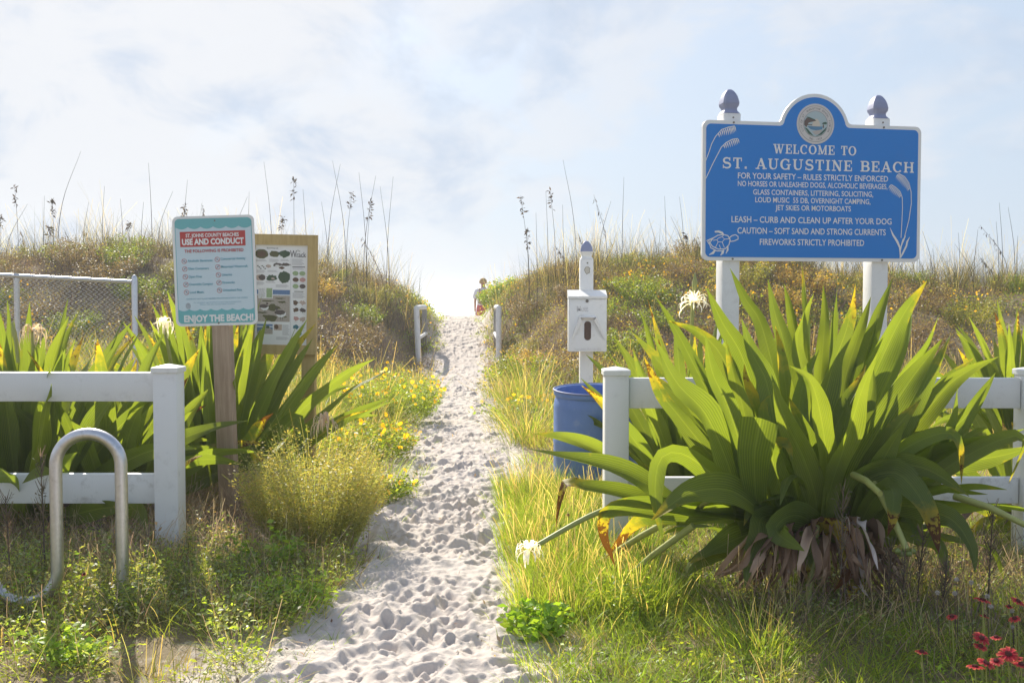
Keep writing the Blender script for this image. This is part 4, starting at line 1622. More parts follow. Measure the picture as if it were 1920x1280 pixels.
# ---------------------------------------------------------------- dune scrub (a mass nobody could count)
def scrub_mass(name, label, pts, cols, leafcols, hgt_rng=(.22, .5), per_t=34, per_l=55, spread=.24, lean=(.15, .7), leafsize=(.018, .04)):
    pts = in_view(pts)
    pb = PB()
    n = len(pts)
    dd_ = np.abs(pts[:, 0] - path_c(pts[:, 1])) - path_w(pts[:, 1])
    hh = rand(n, *hgt_rng) * (.35 + .65 * sst(0, 1.2, dd_))
    b, a, r = around(pts, per_t, spread)
    H = np.repeat(hh, per_t) * (1.05 - .5 * r) * rand(n * per_t, .6, 1.1)
    tc_ = np.repeat(pal(n, cols), per_t, 0) * (1 + RNG.uniform(-.3, .3, (n * per_t, 1)))
    pb.add(blades(b, H, a + rand(len(b), -.8, .8), rand(len(b), *lean) * (.3 + r), rand(len(b), -.1, .35), rand(len(b), .004, .009), np.clip(tc_, 0, 1), 3, tipw=.3), 0)
    b, a, r = around(pts, per_l, spread * 1.15)
    b[:, 2] += np.repeat(hh, per_l) * np.sqrt(np.maximum(0, 1.05 - r ** 2)) * rand(len(b), .25, 1.05)
    lc = np.repeat(pal(n, leafcols), per_l, 0) * (1 + RNG.uniform(-.3, .3, (len(b), 1)))
    pb.add(leaves(b, rand(len(b), *leafsize), np.clip(lc, 0, 1), .3), 1)
    o = pb.build(name, [M['scrub'], M['leaf']])
    return tag(o, label, None, None, 'stuff')


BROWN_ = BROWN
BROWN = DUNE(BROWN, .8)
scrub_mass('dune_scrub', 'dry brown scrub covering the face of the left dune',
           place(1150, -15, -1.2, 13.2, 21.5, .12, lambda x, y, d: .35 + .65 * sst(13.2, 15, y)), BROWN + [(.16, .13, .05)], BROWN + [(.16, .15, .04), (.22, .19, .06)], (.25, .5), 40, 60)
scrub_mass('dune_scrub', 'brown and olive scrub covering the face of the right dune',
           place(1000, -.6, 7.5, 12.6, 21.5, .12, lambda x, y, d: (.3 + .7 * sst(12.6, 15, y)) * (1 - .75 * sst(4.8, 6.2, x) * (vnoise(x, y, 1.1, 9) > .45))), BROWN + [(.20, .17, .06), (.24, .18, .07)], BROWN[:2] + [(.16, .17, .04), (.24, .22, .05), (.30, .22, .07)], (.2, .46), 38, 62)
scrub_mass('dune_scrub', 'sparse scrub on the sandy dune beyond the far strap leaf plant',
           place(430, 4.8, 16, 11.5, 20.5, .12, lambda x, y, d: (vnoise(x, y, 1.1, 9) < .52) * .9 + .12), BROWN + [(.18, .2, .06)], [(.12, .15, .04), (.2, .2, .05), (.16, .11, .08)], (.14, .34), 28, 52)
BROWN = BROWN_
# leafy yellow green cover with small yellow flowers
def cover_mass(name, label, pts, nl, nf, cols=LIME, hmax=.26, spread=.28, size=(.025, .05)):
    pts = in_view(pts)
    pb = PB()
    n = len(pts)
    hh = rand(n, .4, 1) * hmax
    b, a, r = around(pts, nl, spread)
    b[:, 2] += np.repeat(hh, nl) * np.sqrt(np.maximum(0, 1.05 - r ** 2)) * rand(len(b), .1, 1.0)
    lc = np.repeat(pal(n, cols), nl, 0) * (1 + RNG.uniform(-.3, .3, (len(b), 1)))
    pb.add(leaves(b, rand(len(b), *size), np.clip(lc, 0, 1), .4, .7), 0)
    b, a, r = around(pts, 10, spread * .9)
    pb.add(blades(b, np.repeat(hh, 10) * rand(len(b), .7, 1.1), a, rand(len(b), .1, .8), .2, .005, pal(len(b), GREEN + GOLD[:1]), 3, tipw=.4), 0)
    if nf:
        k = RNG.choice(n, max(1, int(n * .6)), replace=False)
        b, a, r = around(pts[k], nf, spread)
        b[:, 2] += np.repeat(hh[k], nf) * np.sqrt(np.maximum(0, 1.1 - r ** 2)) + rand(len(b), .0, .08)
        pb.add(flowers_np(b, rand(len(b), .028, .045), YELLOW, (.5, .28, .02), 6), 1)
    o = pb.build(name, [M['leaf'], M['petal']])
    return tag(o, label, None, None, 'stuff')


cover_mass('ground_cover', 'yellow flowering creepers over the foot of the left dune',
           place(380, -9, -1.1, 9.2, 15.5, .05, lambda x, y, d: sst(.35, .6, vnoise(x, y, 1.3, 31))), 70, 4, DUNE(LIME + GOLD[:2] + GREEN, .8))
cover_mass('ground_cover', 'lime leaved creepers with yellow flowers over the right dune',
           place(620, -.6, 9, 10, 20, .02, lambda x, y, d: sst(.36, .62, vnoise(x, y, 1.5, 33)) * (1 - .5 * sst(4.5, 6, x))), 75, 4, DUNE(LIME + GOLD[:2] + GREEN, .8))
cover_mass('ground_cover', 'green creepers along the dune crest beside the path gap',
           place(120, -3.6, 1.2, 18, 24.5, .02, lambda x, y, d: .4 + .6 * (d < .9)), 70, 2, LIME + GREEN, .24)


EXC += [(-1.18, 9.7, .6), (-1.18, 9.0, .45), (-1.05, 7.5, .5), (-.75, 5.9, .3), (-.94, 5.0, .40), (-1.5, 5.2, .2), (.5, 6.12, .22), (.57, 6.5, .3), (-1.68, 16.8, .42), (-.28, 16.8, .36), (-1.68, 17.4, .35), (-1.6, 16.0, .3), (-.35, 16.0, .3), (-1.62, 15.3, .25)]
# ---------------------------------------------------------------- grasses in the middle distance
def grass_mass(name, label, pts, per, hr, spread, cols, wts=None, w=(.004, .008), lean=(.1, .5), curl=(.1, .6), K=4, tip=None, seeds=0.0):
    pts = in_view(pts)
    pb = PB()
    n = len(pts)
    hh = rand(n, *hr)
    b, a, r = around(pts, per, spread)
    m = len(b)
    cc = np.repeat(pal(n, cols, wts), per, 0) * (1 + RNG.uniform(-.25, .25, (m, 1)))
    pb.add(blades(b, np.repeat(hh, per) * rand(m, .5, 1.1), a + rand(m, -.9, .9), rand(m, *lean), rand(m, *curl), rand(m, *w), np.clip(cc, 0, 1), K, tipcol=tip), 0)
    if seeds:
        k = RNG.random(n) < seeds
        b2, a2, r2 = around(pts[k], 5, spread * .8)
        h2 = np.repeat(hh[k], 5) * rand(len(b2), .9, 1.35)
        pb.add(blades(b2, h2, a2, rand(len(b2), .05, .35), rand(len(b2), 0, .3), .003, pal(len(b2), STRAW), 4, tipw=1.0), 0)
    o = pb.build(name, [M['grass']])
    return tag(o, label, None, None, 'stuff')


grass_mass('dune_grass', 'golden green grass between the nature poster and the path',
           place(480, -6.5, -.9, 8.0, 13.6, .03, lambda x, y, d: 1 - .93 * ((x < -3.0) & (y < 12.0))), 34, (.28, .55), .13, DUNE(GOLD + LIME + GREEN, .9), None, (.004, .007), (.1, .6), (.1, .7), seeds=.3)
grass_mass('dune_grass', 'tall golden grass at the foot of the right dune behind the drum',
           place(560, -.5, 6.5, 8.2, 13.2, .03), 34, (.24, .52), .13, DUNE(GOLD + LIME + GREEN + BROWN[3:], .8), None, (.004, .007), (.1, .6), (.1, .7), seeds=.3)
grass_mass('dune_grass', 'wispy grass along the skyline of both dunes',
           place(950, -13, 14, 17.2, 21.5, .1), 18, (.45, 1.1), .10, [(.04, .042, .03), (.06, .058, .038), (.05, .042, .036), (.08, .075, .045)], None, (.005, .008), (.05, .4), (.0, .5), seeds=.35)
grass_mass('dune_grass', 'thin grass in the flat strip behind the right fence',
           place(520, .1, 5.6, 5.3, 9.0, .02), 30, (.10, .24), .14, LIME + GOLD + [(.30, .22, .10)], None, (.003, .006), (.1, .7), (.1, .6), seeds=.35)
grass_mass('dune_grass', 'grass and weeds in the flat strip behind the left fence',
           place(330, -5.5, -.8, 6.2, 9.5, .06, lambda x, y, d: 1 - .7 * (x < -2.8)), 30, (.14, .36), .14, GREEN + GOLD + LIME, None, (.003, .006), (.1, .7), (.1, .6), seeds=.3)
# ---------------------------------------------------------------- foreground grass
rdens = lambda x, y, d: np.clip(.25 + sst(0, .25, d), 0, 1)
grass_mass('grass', 'lush yellow green grass in the right foreground under the big strap leaf plant',
           place(3000, -.1, 4.3, 2.6, 5.4, .0, rdens), 26, (.05, .15), .075, LIME + GREEN + GOLD[:2] + STRAW[:1], [4, 4, 3, 2, 2, 2, .6, .6, .5], (.0020, .0042), (.1, .9), (.05, .8), 4, seeds=.015)
grass_mass('grass', 'taller pale green grass along the right edge of the path',
           place(520, -.15, .62, 3.7, 6.4, .02, lambda x, y, d: (d < .65) * 1.0), 34, (.09, .22), .09, LIME + GREEN + [(.22, .25, .09)], None, (.0022, .0045), (.05, .5), (.0, .5), 4, seeds=.4)
grass_mass('grass', 'short weedy grass in the left foreground around the bike rack',
           place(640, -3.0, -.7, 2.7, 4.75, .03, lambda x, y, d: .2 + .8 * sst(3.35, 3.9, y)), 22, (.05, .16), .08, GREEN + [(.10, .11, .05), (.14, .13, .07)] + GOLD[:2], None, (.0022, .0045), (.1, .9), (.0, .6), 4, seeds=.05)
# sprigs of small leaves and dry twigs between them
def weeds_mass(name, label, pts, per_l, hmax, cols, size, twig=12, twigcols=STRAW + BROWN, spread=.09):
    pts = in_view(pts)
    pb = PB()
    n = len(pts)
    hh = rand(n, .35, 1) * hmax
    b, a, r = around(pts, per_l, spread)
    b[:, 2] += np.repeat(hh, per_l) * rand(len(b), .05, 1.0) * (1.1 - .6 * r)
    lc = np.repeat(pal(n, cols), per_l, 0) * (1 + RNG.uniform(-.3, .3, (len(b), 1)))
    pb.add(leaves(b, rand(len(b), *size), np.clip(lc, 0, 1), .5, .42), 0)
    b, a, r = around(pts, twig, spread)
    pb.add(blades(b, np.repeat(hh, twig) * rand(len(b), .5, 1.25), a, rand(len(b), .1, 1.0), rand(len(b), -.2, .3), rand(len(b), .002, .004), pal(len(b), twigcols), 3, tipw=.5), 1)
    o = pb.build(name, [M['leaf'], M['scrub']])
    return tag(o, label, None, None, 'stuff')


weeds_mass('weeds', 'low grey green weeds and dry stalks in the left foreground',
           place(820, -3.0, -.72, 3.05, 4.9, .04, lambda x, y, d: .15 + .85 * sst(3.4, 3.9, y)), 60, .19, DUNE(GREEN, 1.6) + [(.23, .26, .14), (.19, .22, .11), (.25, .27, .16)], (.012, .028), 8)
weeds_mass('weeds', 'dry litter and twigs under the left strap leaf plants',
           place(420, -3.6, -.85, 4.3, 6.6, .1), 30, .26, [(.26, .20, .14), (.20, .15, .11), (.15, .17, .06), (.33, .26, .18)], (.015, .03), 26, [(.34, .27, .19), (.27, .20, .14), (.42, .34, .25)])
weeds_mass('weeds', 'dry stalks and weeds in the shade at the right of the big strap leaf plant',
           place(500, .8, 3.7, 3.3, 4.9, .1), 30, .26, [(.15, .16, .08), (.14, .18, .07), (.18, .21, .10)] + BROWN[3:], (.012, .024), 16)
weeds_mass('weeds', 'small leafy weeds among the right foreground grass',
           place(330, -.1, 2.6, 2.7, 4.6, .0, rdens), 36, .13, LIME + GREEN, (.012, .026), 6)

# bits of dry leaf, twig and stray green on the sand and along its ragged edges
x_, y_ = rand(2600, -2.2, .6), 2.6 + 9 * rand(2600) ** 1.7
d_ = np.abs(x_ - path_c(y_)) - path_w(y_)
k_ = (d_ > -.30) & (d_ < .25) & (rand(2600) < np.clip(.10 + 1.1 * sst(-.22, .06, d_), 0, 1))
pl_ = np.stack([x_, y_, hgt(x_, y_) + .022], -1)[k_]
pb = PB()
pb.add(leaves(pl_, rand(len(pl_), .010, .032), pal(len(pl_), BROWN + STRAW + GREEN[:1]), .0, .4), 0)
q_ = pl_[RNG.random(len(pl_)) < .35]
pb.add(blades(q_, rand(len(q_), .03, .10), rand(len(q_), 0, 6.28), rand(len(q_), 1.2, 3.0), rand(len(q_), 0, .3), .0035, pal(len(q_), STRAW + BROWN), 3), 0)
k_ = (d_ > -.10) & (d_ < .16) & (rand(2600) < .5)
q_, a_, r_ = around(np.stack([x_, y_, hgt(x_, y_)], -1)[k_], 9, .045)
pb.add(blades(q_, rand(len(q_), .03, .11), a_, rand(len(q_), .3, 1.2), rand(len(q_), .1, .8), rand(len(q_), .002, .004), pal(len(q_), LIME + GREEN + GOLD[:1]), 4), 1)
tag(pb.build('litter', [M['scrub'], M['grass']]), 'dry leaf bits and stray grass along the edges of the sand path', None, None, 'stuff')

# ---------------------------------------------------------------- strap leaf plants
GL = [(.122, .165, .045), (.148, .188, .05), (.13, .178, .046), (.112, .152, .05)]


def cr(pts, M_):
    """smooth curve through the points, evenly spaced"""
    p = np.asarray([tuple(q) for q in pts], float)
    p = np.vstack([2 * p[0] - p[1], p, 2 * p[-1] - p[-2]])
    o = []
    for i in range(1, len(p) - 2):
        for s in np.linspace(0, 1, 14, endpoint=False):
            a, b, c, d = p[i - 1], p[i], p[i + 1], p[i + 2]
            o.append(.5 * ((2 * b) + (-a + c) * s + (2 * a - 5 * b + 4 * c - d) * s * s + (-a + 3 * b - 3 * c + d) * s ** 3))
    o.append(p[-2])
    o = np.array(o)
    d = np.r_[0, np.cumsum(np.linalg.norm(np.diff(o, axis=0), axis=1))]
    s = np.linspace(0, d[-1], M_)
    return np.stack([np.interp(s, d, o[:, k]) for k in range(3)], -1), d[-1]


def strap_leaf(parent, pts, w, roll=0.0, fold=.28, age=0.0, seed=0, side=None, blunt=False, narrow=.55, name='leaf', mat=None, col=None, wave=1.0, allage=0.0):
    rg_ = np.random.default_rng(seed)
    n, k = 26, 7
    C_, L_ = cr(pts, n)
    T = np.gradient(C_, axis=0)
    T /= np.linalg.norm(T, axis=1)[:, None]
    if side is None:
        S = np.cross(T, np.array([0.0, -1.0, 0.0]))
    else:
        S = np.broadcast_to(np.asarray(side, float), T.shape).copy()
        S -= T * (S * T).sum(1)[:, None]
    S /= np.maximum(1e-6, np.linalg.norm(S, axis=1))[:, None]
    for i in range(1, n):                       # no sudden flips along the blade
        if (S[i] * S[i - 1]).sum() < 0: S[i] = -S[i]
    Nn = np.cross(S, T)
    t = np.linspace(0, 1, n)
    rl_ = roll + (rg_.uniform(-.5, .5)) * t
    S, Nn = S * np.cos(rl_)[:, None] + Nn * np.sin(rl_)[:, None], -S * np.sin(rl_)[:, None] + Nn * np.cos(rl_)[:, None]
    prof = (narrow + (1 - narrow) * sst(0, .45, t)) * np.where(t > .45, 1 - ((t - .45) / .55) ** (5.0 if blunt else 2.2), 1)
    prof = np.maximum(prof, .02) if not blunt else .38 + .62 * sst(.1, .95, t)
    ks = np.linspace(-1, 1, k)
    ph = rg_.uniform(0, 6.28, 2)
    fr = rg_.uniform(5, 9)
    V = np.zeros((n, k, 3))
    for j, q in enumerate(ks):
        edge_ = wave * .16 * np.sin(fr * t * 2 + ph[0 if q < 0 else 1]) * q * q * w * prof
        up_ = fold * abs(q) ** 1.4 * w * .5 * prof
        V[:, j] = C_ + S * (q * w * .5 * prof)[:, None] + Nn * (up_ + edge_)[:, None]
    idx_ = np.arange(n * k).reshape(n, k)
    F = np.stack([idx_[:-1, :-1], idx_[:-1, 1:], idx_[1:, 1:], idx_[1:, :-1]], -1).reshape(-1, 4)
    c = np.asarray(GL[int(rg_.integers(len(GL)))] if col is None else col) * rg_.uniform(.82, 1.2)
    tint = np.repeat(c[None, :], n * k, 0)
    lowpale = np.repeat((1 - sst(0, .22, t))[:, None], k, 1).ravel()[:, None] * .4
    tint = tint * (1 - lowpale) + np.array([.20, .25, .09]) * lowpale if mat is None else tint
    ag = np.repeat((sst(.55, 1.0, t) ** 1.5 * age + allage)[:, None], k, 1)
    ag = ag + (np.abs(ks)[None, :] ** 3) * .12 * min(1, age + .3)
    o = np_mesh(name, V.reshape(-1, 3) - np.asarray(parent.location), F, mat or M['lily'], tint, None, parent, True, {'across': np.tile(ks, n), 'age': np.clip(ag, 0, 1.2).ravel()})
    return o


def spider_flower(parent, base, top, r=.085, withered=False, droop=.6, seed=0, nose=None):
    """green stalk with a head of thin curling white petals"""
    rg_ = np.random.default_rng(seed)
    base, top = Vector(base), Vector(top)
    o0 = Vector(parent.location)
    midp = (base + top) / 2 + Vector((0, 0, .03))
    c_, _ = cr([base, midp, top], 10)
    fl = MB().tube([Vector(q) - o0 for q in c_], [.0125 - .0035 * k / 9 for k in range(10)], 9).build('flower_stalk', M['stalk'], parent, 60)
    mb = PB()
    hub = np.array(top)
    nb = 34
    cc = (.50, .42, .34) if withered else (.80, .78, .76)
    for k in range(nb):
        a, e = rg_.uniform(0, 6.28), rg_.uniform(-.35, 1.35)
        d = np.array([math.cos(a) * math.cos(e), math.sin(a) * math.cos(e), math.sin(e)])
        ll = r * rg_.uniform(.8, 1.25)
        p_ = [hub, hub + d * ll * .55, hub + d * ll * .95 + np.array([0, 0, -.15 * ll]), hub + d * ll * 1.12 + np.array([0, 0, -droop * ll]), hub + d * ll * 1.0 + np.array([0, 0, -droop * 1.6 * ll])]
        C_, _ = cr(p_, 9)
        s = np.cross(d, [0.1, .2, 1.0])
        s /= np.linalg.norm(s) + 1e-6
        t = np.linspace(0, 1, 9)
        w_ = (.0055 if k % 4 else .0022) * (1 - t ** 3 * .8)
        V = np.stack([C_ - s * w_[:, None] / 1, C_ + s * w_[:, None] / 1], 1).reshape(-1, 3)
        i = np.arange(8) * 2
        F = np.stack([i, i + 1, i + 3, i + 2], -1)
        T = np.repeat(np.array([cc]), len(V), 0) * rg_.uniform(.85, 1.05)
        mb.add((V, F, T))
    h = mb.build('flower_head', M['petal'], parent, np.asarray(o0))
    h['label'] = 'withered spidery flower head' if withered else 'white spidery flower head'
    return h


M['stalk'] = plain('flower stalk', (.33, .35, .11), .5, var=.2, scale=20)
M['deadleaf'] = foliage('dead leaf', .25, .8, (1.2, 1.1, .8), .15)


def lily(label, loc, n, Lr, wr, seed, e_in=86, e_out=25, droop=(.2, 1.1), age_p=.25, spread=.10, dead=10, face_az=None, name='strap_leaf_plant', wave=1.0):
    """a clump of long strap leaves from one crown"""
    rg_ = np.random.default_rng(seed)
    root = thing(name, label, 'plant', loc, group='strap leaf plants by the path')
    lo = np.asarray(loc)
    for k in range(n):
        f = (k + .5) / n
        az = 2.39996 * k + rg_.uniform(-.3, .3)
        e0 = R(e_in + (e_out - e_in) * f ** 1.25 + rg_.uniform(-7, 7))
        Lf = rg_.uniform(*Lr) * (1 - .12 * f)
        dr_ = rg_.uniform(*droop) * (.3 + f)
        p = lo + np.array([math.cos(az), math.sin(az), 0]) * spread * (.2 + f) + np.array([0, 0, .05])
        pts = [p.copy()]
        m = 7
        kink = rg_.random() < .07 and f > .4
        for i in range(m):
            t = (i + .5) / m
            e = e0 - dr_ * t ** 2.0 * 1.4
            if kink and t > .6: e = e - 1.9
            e = max(e, R(-85))
            p = p + np.array([math.cos(az) * math.cos(e), math.sin(az) * math.cos(e), math.sin(e)]) * Lf / m
            p[2] = max(p[2], float(hgt(p[0], p[1])) + .02)
            pts.append(p.copy())
        old = rg_.random() < age_p
        strap_leaf(root, pts, rg_.uniform(*wr) * 1.15, rg_.uniform(-.6, .6), .28, rg_.uniform(.5, 1.0) if old else rg_.uniform(0, .3), seed * 100 + k, side=(-math.sin(az), math.cos(az), 0) if rg_.random() < .3 else None, allage=.25 if (old and f > .7) else 0, wave=wave)
    for k in range(dead):
        az = rg_.uniform(0, 6.28)
        p0 = lo + np.array([math.cos(az) * .08, math.sin(az) * .08, rg_.uniform(.05, .2)])
        d = np.array([math.cos(az), math.sin(az), 0])
        Lf = rg_.uniform(.25, .5)
        pts = [p0, p0 + d * Lf * .35 + [0, 0, .06], p0 + d * Lf * .7 + [0, 0, -.06], p0 + d * Lf * rg_.uniform(.8, 1.1) + [0, 0, -.2]]
        for q in pts: q[2] = max(q[2], float(hgt(q[0], q[1])) + .015)
        strap_leaf(root, pts, rg_.uniform(.03, .06), rg_.uniform(-1, 1), .5, 0, seed * 77 + k, name='dead_leaf', mat=M['deadleaf'], col=BROWN[k % 4] if k % 3 else (.36, .28, .22), wave=2.5)
    return root


# the big plant in front of the right fence, leaf by leaf
BY = 4.12
bx = lambda zx, zy: (1180 + zx / 1.8284, 480 + zy / 1.8284)
cpt = P(*bx(640, 985), BY)
big = thing('strap_leaf_plant', 'largest strap leaf plant, standing below the blue welcome sign', 'plant', (cpt.x, BY, float(hgt(cpt.x, BY))), group='strap leaf plants by the path')
HERO = [  # points from the crown outwards in the enlargement, width, depth of the tip against the crown, age, roll, fold
    ([(330, 640), (100, 360), (10, 262)], 60, .18, .2, .2, .28),
    ([(300, 720), (180, 560), (110, 470), (50, 342)], 58, -.05, 1.0, .3, .3),
    ([(340, 720), (260, 540), (160, 430), (80, 275)], 82, -.25, .1, -.3, .3),
    ([(330, 600), (200, 330), (140, 220), (90, 140)], 48, .30, .1, .2, .3),
    ([(400, 640), (330, 370), (240, 262), (135, 222)], 62, .2, .2, .5, .4),
    ([(430, 480), (380, 330), (320, 230), (265, 110)], 66, .12, .1, -.3, .3),
    ([(500, 420), (450, 230), (400, 150), (345, 42)], 50, .38, .1, .1, .3),
    ([(400, 720), (340, 520), (285, 400), (260, 270)], 66, -.18, .1, -.4, .3),
    ([(430, 720), (390, 520), (360, 420), (330, 285)], 56, -.12, .1, .5, .35),
    ([(500, 600), (470, 430), (420, 330), (385, 215)], 66, .05, .2, -.2, .3),
    ([(560, 500), (530, 300), (500, 200), (475, 80)], 56, .36, .1, .3, .3),
    ([(600, 450), (555, 200), (530, 95)], 46, .40, .1, .6, .4),
    ([(620, 400), (605, 130), (590, 18)], 36, .42, .4, .9, .5),
    ([(600, 450), (575, 300), (590, 230), (632, 130)], 56, .3, .1, -.3, .3),
    ([(655, 420), (670, 220), (665, 98)], 42, .42, .1, .2, .3),
    ([(680, 420), (700, 230), (712, 110)], 42, .38, .1, -.5, .3),
    ([(640, 620), (690, 400), (745, 250), (775, 98)], 72, .1, .9, -.25, .25),
    ([(740, 420), (790, 260), (828, 140)], 46, .4, .2, .5, .3),
    ([(760, 520), (820, 330), (852, 195)], 46, .3, .1, -.6, .4),
    ([(780, 450), (850, 220), (870, 165), (902, 75)], 50, .38, .1, .2, .35),
    ([(760, 600), (860, 360), (940, 200), (1020, 85)], 80, .12, .1, .15, .3),
    ([(780, 680), (900, 450), (1010, 320), (1060, 205)], 66, .22, .3, -.5, .35),
    ([(760, 780), (840, 620), (960, 430), (1072, 285)], 82, -.15, .1, .25, .3),
    ([(850, 520), (950, 280), (970, 170)], 46, .36, .1, .5, .3),
    ([(780, 820), (900, 610), (1000, 490)], 66, -.2, .3, .2, .3),
    ([(800, 840), (880, 680), (945, 570)], 66, -.28, .1, -.2, .3),
    ([(860, 740), (1060, 480), (1150, 400), (1265, 345)], 68, .2, .3, .1, .3),
    ([(960, 720), (1100, 600), (1170, 530), (1255, 400)], 66, .05, .2, -.3, .3),
    ([(900, 620), (1040, 480), (1090, 420), (1180, 350)], 50, .34, .5, .4, .4),
    ([(1000, 740), (1060, 640), (1100, 560), (1125, 450)], 62, -.05, .1, -.5, .35),
    ([(680, 760), (662, 580), (622, 430), (550, 376)], 64, -.32, .1, -.1, .35),
    ([(640, 840), (600, 700), (535, 560), (492, 430)], 70, -.28, .1, .3, .3),
    ([(650, 840), (612, 640), (545, 480)], 58, -.15, .1, -.4, .35),
    ([(700, 760), (755, 580), (740, 485)], 48, -.1, .1, .3, .35),
    ([(665, 890), (700, 760), (745, 630), (790, 480), (850, 330)], 70, -.35, .15, -.35, .32),
    ([(730, 800), (790, 620), (830, 470), (835, 380)], 56, .0, .1, .5, .3),
    ([(560, 700), (540, 480), (520, 330), (500, 240)], 56, .15, .8, .0, .3),
    ([(470, 640), (440, 520), (400, 420), (395, 370)], 50, .1, 1.0, .3, .3),
    ([(600, 720), (580, 560), (600, 420), (650, 320)], 58, .1, .1, -.1, .3),
    ([(690, 640), (740, 520), (790, 430), (812, 372)], 60, .1, 1.0, .7, .35),
    ([(560, 820), (480, 640), (460, 520), (490, 470)], 60, -.1, .1, .4, .3),
    ([(840, 700), (900, 520), (960, 420), (1030, 330)], 56, .3, .2, .3, .3),
    ([(900, 780), (1010, 660), (1110, 640), (1180, 560)], 60, .1, .2, .2, .3),
    # arching and broken ones
    ([(440, 860), (428, 700), (438, 620), (450, 555)], 100, -.38, .1, .0, .12),
    ([(545, 860), (500, 740), (490, 660), (535, 638), (560, 700)], 66, -.3, .0, .1, .25),
    ([(480, 920), (420, 850), (330, 800), (200, 815), (75, 905)], 84, -.5, .5, -.6, .3),
    ([(460, 915), (300, 880), (160, 850), (60, 780), (-60, 730), (-345, 660)], 82, -.32, .2, -.9, .3),
    ([(440, 900), (240, 870), (60, 835), (-150, 790), (-215, 770), (-240, 850), (-250, 930)], 62, -.22, 1.0, -.9, .3),
    ([(460, 860), (330, 780), (190, 680), (110, 690), (88, 790), (98, 900), (118, 985)], 62, -.4, .3, .2, .3),
    ([(440, 880), (200, 870), (20, 855), (-80, 880), (-88, 960), (-60, 1030), (-50, 1060)], 62, -.3, 1.15, .0, .3),
    ([(400, 900), (160, 880), (40, 900), (-40, 980), (-75, 1030)], 58, -.1, 1.1, .3, .4),
    ([(480, 880), (300, 720), (230, 655), (190, 680)], 56, -.1, .2, .1, .3),
    ([(520, 900), (455, 895), (440, 960), (410, 1050), (395, 1135)], 58, -.5, .5, .0, .25),
    ([(640, 930), (585, 890), (530, 900), (505, 945), (600, 1010)], 80, -.45, .0, .2, .2),
    ([(780, 800), (900, 740), (985, 810), (1040, 930), (1062, 1020)], 82, -.45, .95, .1, .22),
    ([(800, 820), (900, 720), (985, 720), (1060, 750), (1165, 822)], 66, -.35, .3, .4, .3),
    ([(760, 820), (860, 730), (960, 650), (1080, 605), (1128, 640), (1138, 780)], 50, -.2, .9, .3, .4),
    ([(900, 860), (1050, 880), (1120, 915), (1172, 1000), (1185, 1085)], 62, -.5, .1, .2, .3),
    ([(860, 800), (1000, 700), (1160, 640), (1355, 592)], 66, -.05, .2, -.6, .3),
    ([(900, 820), (1100, 720), (1290, 680), (1420, 640)], 66, .1, .3, -.5, .3),
    ([(920, 840), (1060, 800), (1180, 780), (1295, 800)], 54, -.2, .2, -.5, .3),
    ([(900, 870), (1080, 850), (1250, 850), (1400, 880)], 58, -.1, .2, -.8, .3),
    ([(820, 860), (890, 790), (905, 850), (885, 960)], 60, -.42, 1.0, .2, .3),
    ([(850, 870), (930, 850), (980, 920), (990, 1010)], 58, -.3, .4, .2, .3),
    ([(540, 930), (405, 955), (300, 1000), (205, 1055)], 80, -.25, .1, -.9, .25),
    ([(640, 940), (760, 960), (800, 1040), (770, 1120), (742, 1190)], 66, -.4, .9, .1, .3),
    ([(620, 940), (700, 930), (742, 1000), (740, 1080), (700, 1150)], 52, -.45, 1.3, .3, .4),
    ([(1000, 820), (1150, 640), (1220, 600), (1245, 660)], 44, .0, .2, .3, .3),
    ([(940, 840), (1130, 700), (1300, 620), (1350, 640), (1300, 780)], 50, -.1, .6, .3, .3),
]
for k, (zp_, w_, d_, ag_, ro_, fo_) in enumerate(HERO):
    x0_ = zp_[0][0]
    yb_ = min(985, zp_[0][1] + 260)
    pz = [(640 + .74 * (x0_ - 640), yb_)] + ([(640 + .90 * (x0_ - 640), (yb_ + zp_[0][1]) / 2)] if zp_[0][1] < 800 else []) + list(zp_)
    arr = np.asarray(pz, float)
    s_ = np.r_[0, np.cumsum(np.linalg.norm(np.diff(arr, axis=0), axis=1))]
    s_ /= s_[-1]
    off_ = (RNG.random() - .5) * .10 + (.10 if d_ > .1 else -.08)
    pts_ = [P(*bx(*q_), BY + off_ * (1 - t_) + d_ * t_) for q_, t_ in zip(pz, s_)]
    blunt_ = w_ == 100
    strap_leaf(big, pts_, w_ / 1.8284 / FPX * BY * 1.2, ro_, fo_, ag_ * (.72 if k < 43 else 1) if k % 4 else max(ag_ * .72, .4), 900 + k, blunt=blunt_, allage=.55 if ag_ > 1.2 else 0)
# fill behind and inside the clump
rg_ = np.random.default_rng(77)
for k in range(33):
    front_ = k >= 17
    az = rg_.uniform(.15, 2.99) + (math.pi if front_ else 0)
    e0 = R(rg_.uniform(20, 66) if front_ else rg_.uniform(50, 84))
    p = np.array([cpt.x, BY + .05, float(hgt(cpt.x, BY)) + .12]) + np.array([math.cos(az) * .16, math.sin(az) * .08, 0])
    pts_ = [p.copy()]
    Lf = rg_.uniform(.55, .85) if front_ else rg_.uniform(.8, 1.1)
    for i in range(6):
        t_ = (i + .5) / 6
        e = max(e0 - (rg_.uniform(1.2, 2.3) if front_ else rg_.uniform(.1, .5)) * t_ ** 2, -1.35)
        p = p + np.array([math.cos(az) * math.cos(e), .55 * math.sin(az) * math.cos(e), math.sin(e)]) * Lf / 6
        p[2] = max(p[2], float(hgt(p[0], p[1])) + .03)
        pts_.append(p.copy())
    strap_leaf(big, pts_, rg_.uniform(.075, .10), rg_.uniform(-.5, .5), .3, rg_.uniform(0, .5), 1300 + k, side=(-math.sin(az), math.cos(az), 0))
